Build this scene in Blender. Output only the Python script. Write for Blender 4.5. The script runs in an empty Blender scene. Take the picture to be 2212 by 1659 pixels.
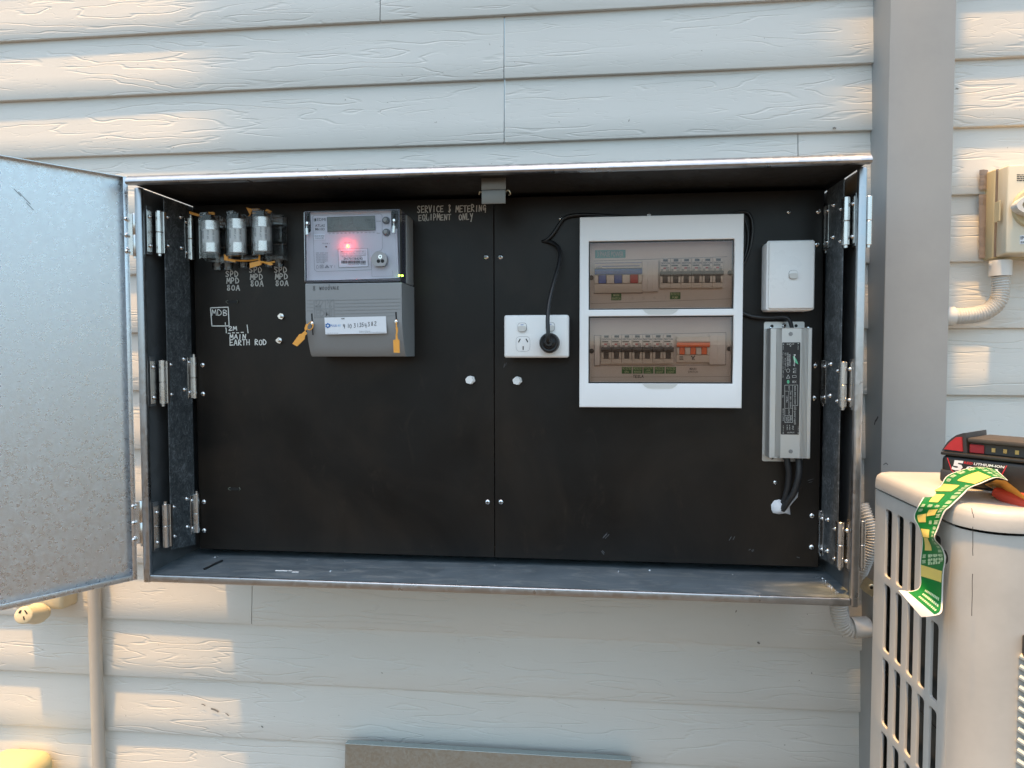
import bpy, bmesh, math, random
from mathutils import Vector, Matrix
random.seed(7)
R = math.radians
scene = bpy.context.scene
COL = scene.collection

# ------------------------------------------------------------------ camera, world, sun, exposure
FOC, CAM = 1535.0, Vector((0.76277, -1.13605, 0.39264))       # focal length in units of a 2212 wide picture
RIGHT = Vector((0.9942436, 0.10713317, -0.00146425))
UP = Vector((-0.00316484, 0.04302601, 0.99906894))
FWD = Vector((-0.10709642, 0.99331327, -0.0431174))
cam = bpy.data.cameras.new('camera')
cam.sensor_width = 36.0
cam.lens = 36.0 * FOC / 2212.0
cam.clip_start, cam.clip_end = 0.02, 2000
cam_ob = bpy.data.objects.new('camera', cam)
COL.objects.link(cam_ob)
cam_ob.matrix_world = Matrix.Translation(CAM) @ Matrix((RIGHT, UP, -FWD)).transposed().to_4x4()
scene.camera = cam_ob

SUN_TRAVEL = Vector((0.10, 0.15, -0.984)).normalized()
to_sun = -SUN_TRAVEL
world = bpy.data.worlds.new('World')
scene.world = world
world.use_nodes = True
wn, wl = world.node_tree.nodes, world.node_tree.links
sky = wn.new('ShaderNodeTexSky')
sky.sky_type = 'NISHITA'
sky.sun_disc = False
sky.sun_elevation = math.asin(to_sun.z)
sky.sun_rotation = math.atan2(to_sun.x, to_sun.y)
sky.air_density = 1.0
sky.dust_density = 3.0
sky.ozone_density = 1.0
hsv = wn.new('ShaderNodeHueSaturation')
hsv.inputs['Saturation'].default_value = 0.95
hsv.inputs['Hue'].default_value = 0.468
wl.new(sky.outputs[0], hsv.inputs['Color'])
wl.new(hsv.outputs[0], wn['Background'].inputs['Color'])
wn['Background'].inputs['Strength'].default_value = 0.15

sun = bpy.data.lights.new('sun', 'SUN')
sun.energy = 3.2
sun.angle = R(2.5)
sun.color = (1.0, 0.55, 0.16)
sun_ob = bpy.data.objects.new('sun', sun)
COL.objects.link(sun_ob)
sun_ob.rotation_euler = (-to_sun).to_track_quat('-Z', 'Y').to_euler()

vs = scene.view_settings
scene.display_settings.display_device = 'sRGB'
vs.view_transform, vs.look, vs.gamma, vs.exposure = 'Standard', 'None', 1.0, 1.3
vs.use_curve_mapping = False
scene.render.engine = 'CYCLES'
scene.cycles.use_denoising = True
scene.cycles.max_bounces = 10
scene.cycles.transparent_max_bounces = 16

def at(u, v, Y=None, X=None, Z=None):
    """the point of a real plane (Y, X or Z constant) seen at u, v of the 2212 x 1659 photograph: used to measure it"""
    d = RIGHT * ((u - 1106) / FOC) + UP * (-(v - 829.5) / FOC) + FWD
    t = (Y - CAM.y) / d.y if Y is not None else (X - CAM.x) / d.x if X is not None else (Z - CAM.z) / d.z
    return CAM + d * t

# ------------------------------------------------------------------ materials
def new_mat(name):
    m = bpy.data.materials.new(name)
    m.use_nodes = True
    return m, m.node_tree.nodes, m.node_tree.links, m.node_tree.nodes['Principled BSDF']

def ramp(n, stops):
    r = n.new('ShaderNodeValToRGB')
    el = r.color_ramp.elements
    while len(el) < len(stops): el.new(0.5)
    for e, (p, c) in zip(el, stops):
        e.position = p
        e.color = (c, c, c, 1) if not isinstance(c, tuple) else c + (1,)
    return r

def objco(n, l, scale=(1, 1, 1)):
    tc, mp = n.new('ShaderNodeTexCoord'), n.new('ShaderNodeMapping')
    mp.inputs['Scale'].default_value = scale
    l.new(tc.outputs['Object'], mp.inputs['Vector'])
    return mp.outputs[0]

def noise(n, l, vec, scale, detail=3, rough=0.5, dist=0.0):
    t = n.new('ShaderNodeTexNoise')
    t.inputs['Scale'].default_value = scale
    t.inputs['Detail'].default_value = detail
    t.inputs['Roughness'].default_value = rough
    t.inputs['Distortion'].default_value = dist
    l.new(vec, t.inputs['Vector'])
    return t.outputs['Fac']

def mixcol(n, l, fac, a, b):
    m = n.new('ShaderNodeMix')
    m.data_type = 'RGBA'
    if fac is not None and not isinstance(fac, (int, float)): l.new(fac, m.inputs[0])
    elif fac is not None: m.inputs[0].default_value = fac
    for s, v in ((m.inputs[6], a), (m.inputs[7], b)):
        if isinstance(v, tuple): s.default_value = v + (1,)
        else: l.new(v, s)
    return m.outputs[2]

def math_n(n, l, op, a, b=None):
    m = n.new('ShaderNodeMath')
    m.operation = op
    for s, v in ((m.inputs[0], a), (m.inputs[1], b)):
        if v is None: continue
        if isinstance(v, (int, float)): s.default_value = v
        else: l.new(v, s)
    return m.outputs[0]

def bump(n, l, b, height, strength, dist=0.001, chain=None):
    bp = n.new('ShaderNodeBump')
    bp.inputs['Strength'].default_value = strength
    bp.inputs['Distance'].default_value = dist
    l.new(height, bp.inputs['Height'])
    if chain is not None: l.new(chain, bp.inputs['Normal'])
    if b is not None: l.new(bp.outputs[0], b.inputs['Normal'])
    return bp.outputs[0]

def plain(name, col, rough=0.4, metal=0.0, vary=0.06, scale=30, bmp=0.05, dirt=0.0, spec=0.5, dust=None):
    m, n, l, b = new_mat(name)
    v = objco(n, l)
    f = noise(n, l, v, scale, 4, 0.6)
    lo = tuple(c * (1 - vary) for c in col)
    hi = tuple(min(1, c * (1 + vary)) for c in col)
    c = mixcol(n, l, f, lo, hi)
    if dirt:
        d = noise(n, l, v, scale * 0.35, 6, 0.7)
        rr = ramp(n, [(0.5, 0.0), (0.8, 1.0)])
        l.new(d, rr.inputs[0])
        k = math_n(n, l, 'MULTIPLY', rr.outputs[0], dirt)
        c = mixcol(n, l, k, c, tuple(x * 0.45 for x in col))
    if dust:
        d = noise(n, l, v, 3.2, 7, 0.6, 0.8)
        rr = ramp(n, [(0.42, 0.0), (0.75, 1.0)])
        l.new(d, rr.inputs[0])
        c = mixcol(n, l, rr.outputs[0], c, dust)
        d2 = noise(n, l, objco(n, l, (1, 1, 0.45)), 26, 6, 0.7, 1.0)
        r2 = ramp(n, [(0.6, 0.0), (0.8, 0.6)])
        l.new(d2, r2.inputs[0])
        c = mixcol(n, l, r2.outputs[0], c, tuple(q * 1.3 for q in dust))
    l.new(c, b.inputs['Base Color'])
    b.inputs['Metallic'].default_value = metal
    b.inputs['Specular IOR Level'].default_value = spec
    rr = ramp(n, [(0.3, max(0.03, rough - 0.06)), (0.7, min(1, rough + 0.08))])
    l.new(f, rr.inputs[0])
    l.new(rr.outputs[0], b.inputs['Roughness'])
    if bmp:
        bump(n, l, b, noise(n, l, v, scale * 14, 2), bmp, 0.0004)
    return m

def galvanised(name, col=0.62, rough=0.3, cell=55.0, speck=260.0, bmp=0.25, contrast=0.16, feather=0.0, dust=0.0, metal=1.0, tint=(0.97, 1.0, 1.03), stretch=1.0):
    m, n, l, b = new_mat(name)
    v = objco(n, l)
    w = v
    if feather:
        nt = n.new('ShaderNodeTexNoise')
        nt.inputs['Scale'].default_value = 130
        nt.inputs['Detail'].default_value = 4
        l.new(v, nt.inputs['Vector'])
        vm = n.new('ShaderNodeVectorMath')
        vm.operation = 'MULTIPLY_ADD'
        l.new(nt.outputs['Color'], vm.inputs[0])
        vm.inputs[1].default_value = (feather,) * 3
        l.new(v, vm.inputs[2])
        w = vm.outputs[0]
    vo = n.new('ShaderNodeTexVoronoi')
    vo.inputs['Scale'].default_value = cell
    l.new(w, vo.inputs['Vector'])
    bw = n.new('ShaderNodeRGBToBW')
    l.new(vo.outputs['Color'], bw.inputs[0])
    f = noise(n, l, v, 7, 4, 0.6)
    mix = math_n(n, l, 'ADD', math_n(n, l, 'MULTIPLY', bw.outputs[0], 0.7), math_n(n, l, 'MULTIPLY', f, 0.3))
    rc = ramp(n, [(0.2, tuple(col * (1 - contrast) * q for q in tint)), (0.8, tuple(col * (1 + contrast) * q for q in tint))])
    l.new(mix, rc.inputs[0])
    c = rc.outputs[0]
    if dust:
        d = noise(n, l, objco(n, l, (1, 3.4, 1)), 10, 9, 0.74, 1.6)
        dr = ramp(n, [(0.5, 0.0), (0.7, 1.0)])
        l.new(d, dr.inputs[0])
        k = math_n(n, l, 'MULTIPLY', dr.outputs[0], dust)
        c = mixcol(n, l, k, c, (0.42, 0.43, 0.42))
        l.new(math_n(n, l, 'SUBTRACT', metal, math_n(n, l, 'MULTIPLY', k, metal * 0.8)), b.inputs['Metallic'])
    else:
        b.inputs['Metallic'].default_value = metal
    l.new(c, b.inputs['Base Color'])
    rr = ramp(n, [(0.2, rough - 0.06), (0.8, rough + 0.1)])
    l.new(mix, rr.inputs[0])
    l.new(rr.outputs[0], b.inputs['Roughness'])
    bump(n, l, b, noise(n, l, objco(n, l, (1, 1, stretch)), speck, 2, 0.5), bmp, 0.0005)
    return m

def glassy(name, tint, ior=1.5, rough=0.02, haze=0.0, haze_col=(0.8, 0.8, 0.8)):
    m = bpy.data.materials.new(name)
    m.use_nodes = True
    n, l = m.node_tree.nodes, m.node_tree.links
    n.remove(n['Principled BSDF'])
    tr, gl, mx, fr = n.new('ShaderNodeBsdfTransparent'), n.new('ShaderNodeBsdfGlossy'), n.new('ShaderNodeMixShader'), n.new('ShaderNodeFresnel')
    tr.inputs[0].default_value = tint + (1,)
    gl.inputs['Roughness'].default_value = rough
    gl.inputs['Color'].default_value = (1, 1, 1, 1)
    fr.inputs['IOR'].default_value = ior
    base = tr.outputs[0]
    if haze:
        df, m2 = n.new('ShaderNodeBsdfDiffuse'), n.new('ShaderNodeMixShader')
        df.inputs[0].default_value = haze_col + (1,)
        m2.inputs[0].default_value = haze
        l.new(base, m2.inputs[1])
        l.new(df.outputs[0], m2.inputs[2])
        base = m2.outputs[0]
    l.new(fr.outputs[0], mx.inputs[0])
    l.new(base, mx.inputs[1])
    l.new(gl.outputs[0], mx.inputs[2])
    l.new(mx.outputs[0], n['Material Output'].inputs['Surface'])
    return m

def emit(name, col, strength):
    m, n, l, b = new_mat(name)
    b.inputs['Base Color'].default_value = col + (1,)
    b.inputs['Emission Color'].default_value = col + (1,)
    b.inputs['Emission Strength'].default_value = strength
    return m

def board_paint():
    m, n, l, b = new_mat('cream_board_paint')
    tc = n.new('ShaderNodeTexCoord')
    sp = n.new('ShaderNodeSeparateXYZ')
    l.new(tc.outputs['Object'], sp.inputs[0])
    at_ = n.new('ShaderNodeAttribute')
    at_.attribute_name = 'board'
    bid = at_.outputs['Fac']
    def grain(xs, zs, lines, width, off):
        cx = n.new('ShaderNodeCombineXYZ')
        l.new(math_n(n, l, 'ADD', math_n(n, l, 'MULTIPLY', sp.outputs[0], xs), math_n(n, l, 'MULTIPLY', bid, 13.7 + off)), cx.inputs[0])
        l.new(math_n(n, l, 'MULTIPLY', sp.outputs[2], zs), cx.inputs[1])
        l.new(math_n(n, l, 'ADD', math_n(n, l, 'MULTIPLY', bid, 5.1), off), cx.inputs[2])
        a = noise(n, l, cx.outputs[0], 1.0, 2.6, 0.45, 0.1)
        fr = math_n(n, l, 'FRACT', math_n(n, l, 'MULTIPLY', a, lines))
        d = math_n(n, l, 'ABSOLUTE', math_n(n, l, 'SUBTRACT', fr, 0.5))
        r = ramp(n, [(0.0, 1.0), (width, 0.0)])
        r.color_ramp.interpolation = 'EASE'
        l.new(d, r.inputs[0])
        mk = noise(n, l, cx.outputs[0], 0.9, 2, 0.5)
        r2 = ramp(n, [(0.42, 0.0), (0.5, 1.0)])
        l.new(mk, r2.inputs[0])
        return math_n(n, l, 'MULTIPLY', r.outputs[0], r2.outputs[0])
    g1 = grain(3.2, 24.0, 8.0, 0.12, 0.0)
    g2 = grain(8.0, 60.0, 6.0, 0.08, 41.0)
    g = math_n(n, l, 'ADD', g1, math_n(n, l, 'MULTIPLY', g2, 0.3))
    vec = tc.outputs['Object']
    f = noise(n, l, vec, 3.0, 6, 0.65)
    c = mixcol(n, l, f, (0.62, 0.605, 0.56), (0.685, 0.67, 0.625))
    st = noise(n, l, objco(n, l, (1.0, 1.0, 0.6)), 11, 7, 0.75, 0.6)
    rs = ramp(n, [(0.66, 0.0), (0.82, 0.5)])
    l.new(st, rs.inputs[0])
    c = mixcol(n, l, rs.outputs[0], c, (0.42, 0.36, 0.27))
    dk = noise(n, l, vec, 120, 2, 0.5)
    rd = ramp(n, [(0.765, 0.0), (0.80, 0.8)])
    l.new(dk, rd.inputs[0])
    c = mixcol(n, l, rd.outputs[0], c, (0.2, 0.17, 0.13))
    l.new(c, b.inputs['Base Color'])
    b.inputs['Roughness'].default_value = 0.48
    fine = noise(n, l, objco(n, l, (40, 40, 160)), 3, 3)
    ch = bump(n, l, None, fine, 0.06, 0.0006)
    inv = math_n(n, l, 'SUBTRACT', 1.0, g)
    bump(n, l, b, inv, 0.48, 0.0013, ch)
    return m

M = {}
M['boards'] = board_paint()
M['post'] = plain('grey_post_paint', (0.325, 0.335, 0.335), 0.5, vary=0.08, scale=9, bmp=0.1, dirt=0.25)
M['galv'] = galvanised('galvanised_sheet', 0.48, 0.33, 130, 420, 0.04, 0.06)
M['galv_door'] = galvanised('galvanised_door', 0.74, 0.3, 260, 560, 0.45, 0.03, stretch=2.4)
M['galv_lean'] = galvanised('weathered_galvanised_panel', 0.50, 0.34, 300, 520, 0.3, 0.05, tint=(0.88, 1.0, 1.03))
M['galv_side'] = galvanised('shaded_galvanised_side', 0.20, 0.36, 60, 300, 0.08, 0.1, metal=0.55, tint=(.95, 1, 1.04))  # darker copy of the galvanised sheet, carrying the shade inside the box
def spangled():
    m, n, l, b = new_mat('spangled_strip')
    v = objco(n, l)
    f = noise(n, l, v, 75, 5, 0.62, 3.2)
    g = noise(n, l, v, 24, 4, 0.6, 2.0)
    r = ramp(n, [(0.36, (0.045, 0.052, 0.058)), (0.52, (0.12, 0.135, 0.145)), (0.68, (0.36, 0.39, 0.41))])
    l.new(math_n(n, l, 'ADD', math_n(n, l, 'MULTIPLY', f, 0.65), math_n(n, l, 'MULTIPLY', g, 0.35)), r.inputs[0])
    l.new(r.outputs[0], b.inputs['Base Color'])
    b.inputs['Metallic'].default_value = 0.4
    b.inputs['Roughness'].default_value = 0.38
    return m
M['spangle'] = spangled()
M['roof_steel'] = galvanised('shaded_roof_steel', 0.05, 0.5, 60, 300, 0.02, 0.1, metal=0.4)  # galvanised roof made near black: the underside's shade is in the colour
M['floor_galv'] = galvanised('dusty_sky_tinted_floor', 0.21, 0.36, 40, 300, 0.06, 0.1, 0, 0.55, metal=0.35, tint=(.82, 1.02, 1.16))  # reflected sky put into the blue tint, under streaks of dust
M['steel'] = plain('zinc_hinge_steel', (0.66, 0.66, 0.65), 0.27, 1.0, 0.05, 30, 0)
M['rivet'] = plain('bright_rivet_steel', (0.78, 0.78, 0.78), 0.2, 1.0, 0.05, 90, 0)
M['latch_steel'] = plain('dull_latch_steel', (0.20, 0.19, 0.17), 0.5, 0.5, 0.12, 30, 0.05)
M['brass'] = plain('tarnished_zinc_clip', (0.55, 0.5, 0.36), 0.35, 1.0, 0.25, 90, 0.1)
M['black'] = plain('black_hole', (0.006, 0.006, 0.006), 0.6, bmp=0)
M['panel'] = plain('black_panel_board', (0.0075, 0.0064, 0.0056), 0.36, vary=0.6, scale=6, bmp=0.03, spec=0.28, dust=(0.027, 0.0195, 0.0140))
M['inner'] = plain('shaded_box_back', (0.03, 0.029, 0.028), 0.5, vary=0.2, scale=12, bmp=0)  # shade at the back of the box put into the colour
M['white'] = plain('white_switch_plastic', (0.84, 0.84, 0.83), 0.3, vary=0.02, scale=16, bmp=0.015)
M['white2'] = plain('white_board_plastic', (0.86, 0.86, 0.86), 0.36, vary=0.02, scale=16, bmp=0.02)
M['offwhite'] = plain('offwhite_rocker_plastic', (0.62, 0.61, 0.58), 0.32, vary=0.02, bmp=0)
M['seam'] = plain('shadow_gap_grey', (0.16, 0.165, 0.18), 0.6, bmp=0)
M['cover_grey'] = plain('grey_terminal_plastic', (0.27, 0.28, 0.285), 0.5, vary=0.03, scale=20, bmp=0.06)
M['emboss'] = plain('grey_embossed_plastic', (0.23, 0.24, 0.245), 0.5, bmp=0)
M['meter_base'] = plain('dark_grey_meter_base', (0.075, 0.077, 0.085), 0.4, bmp=0.02)
M['faceplate'] = plain('pale_meter_faceplate', (0.62, 0.62, 0.65), 0.5, vary=0.02, bmp=0)
M['lcd'] = plain('lcd_glass', (0.105, 0.115, 0.09), 0.25, vary=0.04, scale=20, bmp=0)
M['lcd_dark'] = plain('lcd_segment', (0.025, 0.028, 0.024), 0.4, bmp=0)
M['ink'] = plain('black_print', (0.025, 0.025, 0.03), 0.6, bmp=0)
M['ink_grey'] = plain('grey_print', (0.14, 0.14, 0.17), 0.6, bmp=0)
M['paper'] = plain('white_label_paper', (0.72, 0.75, 0.79), 0.5, vary=0.02, bmp=0)
M['blue_ink'] = plain('blue_print', (0.03, 0.17, 0.5), 0.5, bmp=0)
M['paleblue_ink'] = plain('pale_blue_print', (0.3, 0.5, 0.75), 0.5, bmp=0)
M['paint_marker'] = plain('silver_paint_marker', (0.52, 0.51, 0.48), 0.6, vary=0.15, scale=200, bmp=0)
M['meter_clear'] = glassy('clear_meter_cover', (0.96, 0.96, 0.98), 1.25, 0.05)
M['meter_edge'] = glassy('clear_meter_cover_edge', (0.36, 0.37, 0.46), 1.45, 0.12, 0.22, (0.2, 0.2, 0.28))
M['fuse_clear'] = glassy('clear_fuse_housing', (0.965, 0.965, 0.965), 1.5, 0.06, 0.012, (0.6, 0.6, 0.62))
M['smoke'] = glassy('smoky_brown_window', (0.88, 0.80, 0.75), 1.48, 0.015)
M['orange'] = plain('orange_seal_plastic', (0.80, 0.36, 0.055), 0.42, vary=0.06, bmp=0.03)
M['fuse_steel'] = plain('fuse_end_cap', (0.80, 0.80, 0.80), 0.28, 0.65, 0.05, 90, 0.05)
M['fuse_band'] = plain('pale_fuse_label', (0.8, 0.8, 0.8), 0.4, bmp=0)
M['alu'] = plain('brushed_aluminium', (0.60, 0.595, 0.58), 0.42, 0.75, 0.05, 40, 0.05)
M['alu_dark'] = plain('aluminium_groove', (0.28, 0.28, 0.28), 0.5, 0.8, 0.05, 40, 0)
M['black_label'] = plain('black_label_film', (0.014, 0.014, 0.016), 0.35, bmp=0)
M['pale_ink'] = plain('pale_print', (0.48, 0.48, 0.46), 0.5, bmp=0)
M['green_ink'] = plain('leaf_green_print', (0.12, 0.5, 0.28), 0.5, bmp=0)
M['black_rubber'] = plain('black_cable_rubber', (0.012, 0.012, 0.013), 0.35, vary=0.1, bmp=0.05)
M['black_rubber_matt'] = plain('black_cable_matt', (0.02, 0.02, 0.021), 0.5, vary=0.15, bmp=0.05)
M['foam'] = plain('white_sealing_foam', (0.74, 0.75, 0.78), 0.7, vary=0.1, scale=60, bmp=0.5)
M['breaker'] = plain('breaker_ivory', (0.66, 0.64, 0.58), 0.4, vary=0.02, bmp=0)
M['breaker_white'] = plain('breaker_label_white', (0.7, 0.7, 0.68), 0.4, vary=0.02, bmp=0)
M['breaker_dark'] = plain('breaker_black_band', (0.02, 0.02, 0.021), 0.3, bmp=0)
M['breaker_blue'] = plain('main_switch_blue', (0.04, 0.11, 0.40), 0.3, bmp=0)
M['breaker_orange'] = plain('isolator_orange', (0.85, 0.16, 0.03), 0.35, bmp=0)
M['red_flag'] = plain('red_flag', (0.4, 0.03, 0.03), 0.4, bmp=0)
M['escutcheon'] = plain('escutcheon_white', (0.74, 0.72, 0.69), 0.45, vary=0.03, bmp=0)
M['tag_green'] = plain('green_label', (0.012, 0.16, 0.03), 0.4, vary=0.04, bmp=0)
M['teal'] = plain('teal_label', (0.10, 0.36, 0.33), 0.4, bmp=0)
M['port_grey'] = plain('grey_port_plastic', (0.34, 0.34, 0.35), 0.4, bmp=0)
M['led_red'] = emit('lit_red_lamp', (1.0, 0.05, 0.015), 9.0)
M['led_core'] = emit('lit_lamp_core', (1.0, 0.5, 0.08), 5.0)
M['led_green'] = emit('lit_green_lamp', (0.45, 1.0, 0.05), 6.0)
M['led_off'] = plain('unlit_red_lamp', (0.08, 0.008, 0.012), 0.25, bmp=0)
M['iso_cream'] = plain('cream_isolator_plastic', (0.64, 0.60, 0.48), 0.45, vary=0.05, scale=20, bmp=0.05, dirt=0.12)
M['iso_side'] = plain('yellowed_isolator_plastic', (0.50, 0.44, 0.28), 0.5, vary=0.08, scale=25, bmp=0.05, dirt=0.2)
M['silicone'] = plain('dirty_brown_silicone', (0.25, 0.20, 0.165), 0.5, vary=0.35, scale=40, bmp=0.4)
M['conduit'] = plain('grey_white_conduit', (0.60, 0.59, 0.56), 0.45, vary=0.04, bmp=0.03)
M['pipe'] = plain('painted_conduit_pipe', (0.50, 0.465, 0.41), 0.5, vary=0.04, bmp=0.05)
M['ac'] = plain('cream_aircon_paint', (0.50, 0.485, 0.45), 0.35, vary=0.05, scale=8, bmp=0.05, dirt=0.4)
M['coil'] = plain('dark_coil_fins', (0.012, 0.018, 0.018), 0.35, 0.3, 0.3, 50, 0.2)
M['fan_wire'] = plain('cream_fan_guard', (0.62, 0.60, 0.52), 0.4, bmp=0)
M['bat_black'] = plain('black_battery_plastic', (0.014, 0.0135, 0.013), 0.5, vary=0.3, scale=60, bmp=0.12, dirt=0.0)
M['bat_grey'] = plain('grey_battery_plastic', (0.035, 0.035, 0.037), 0.5, vary=0.2, scale=50, bmp=0.12)
M['bat_red'] = plain('red_battery_button', (0.42, 0.025, 0.03), 0.4, vary=0.12, scale=40, bmp=0.05)
M['bat_dusty'] = plain('dusty_rail_plastic', (0.055, 0.047, 0.040), 0.6, vary=0.4, scale=60, bmp=0.2)
M['bright_white'] = plain('bright_white_print', (0.8, 0.8, 0.8), 0.5, bmp=0)
M['red_ink'] = plain('red_print', (0.55, 0.03, 0.04), 0.5, bmp=0)
M['gold'] = plain('gold_contact', (0.8, 0.6, 0.25), 0.3, 1.0, bmp=0)
M['sheet_green'] = plain('green_sticker_sheet', (0.010, 0.19, 0.035), 0.35, vary=0.06, scale=20, bmp=0.02)
M['sheet_yellow'] = plain('yellow_backing', (0.80, 0.62, 0.16), 0.45, vary=0.04, bmp=0)
M['sheet_white'] = plain('white_sticker_border', (0.78, 0.78, 0.74), 0.45, vary=0.03, bmp=0)
M['sheet_print'] = plain('pale_green_print', (0.52, 0.68, 0.42), 0.5, vary=0.1, bmp=0)
M['sheet_red'] = plain('red_sticker_back', (0.55, 0.06, 0.03), 0.45, vary=0.1, bmp=0)
M['sheet_orange'] = plain('amber_sticker_back', (0.70, 0.36, 0.06), 0.45, vary=0.1, bmp=0)
M['cream_plug'] = plain('cream_plug_plastic', (0.66, 0.58, 0.40), 0.4, vary=0.05, bmp=0.03)
M['yellow_cap'] = plain('pale_yellow_plastic', (0.56, 0.50, 0.27), 0.45, vary=0.04, bmp=0.03)
M['dry_ground'] = plain('dry_ground', (0.04, 0.036, 0.030), 0.9, vary=0.35, scale=1.5, bmp=0.3)
M['path_concrete'] = plain('path_concrete', (0.10, 0.091, 0.080), 0.85, vary=0.12, scale=6, bmp=0.3)
M['chip'] = plain('metal_offcut', (0.6, 0.6, 0.6), 0.3, 0.9, bmp=0)
M['leaf'] = plain('shade_leaf', (0.05, 0.08, 0.03), 0.5, vary=0.2, scale=6, bmp=0)  # for the unseen leaves added to block the sun
M['scuff_grey'] = plain('grey_wall_scuff', (0.22, 0.21, 0.19), 0.6, vary=.3, scale=200, bmp=0)
M['scuff'] = plain('black_scuff', (0.03, 0.03, 0.035), 0.6, bmp=0)
M['chalk'] = plain('grey_scuff', (0.10, 0.10, 0.105), 0.7, bmp=0)

# ------------------------------------------------------------------ mesh building
def root_loc(o):
    v = Vector((0, 0, 0))
    while o is not None:
        v += o.location
        o = o.parent
    return v

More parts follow.
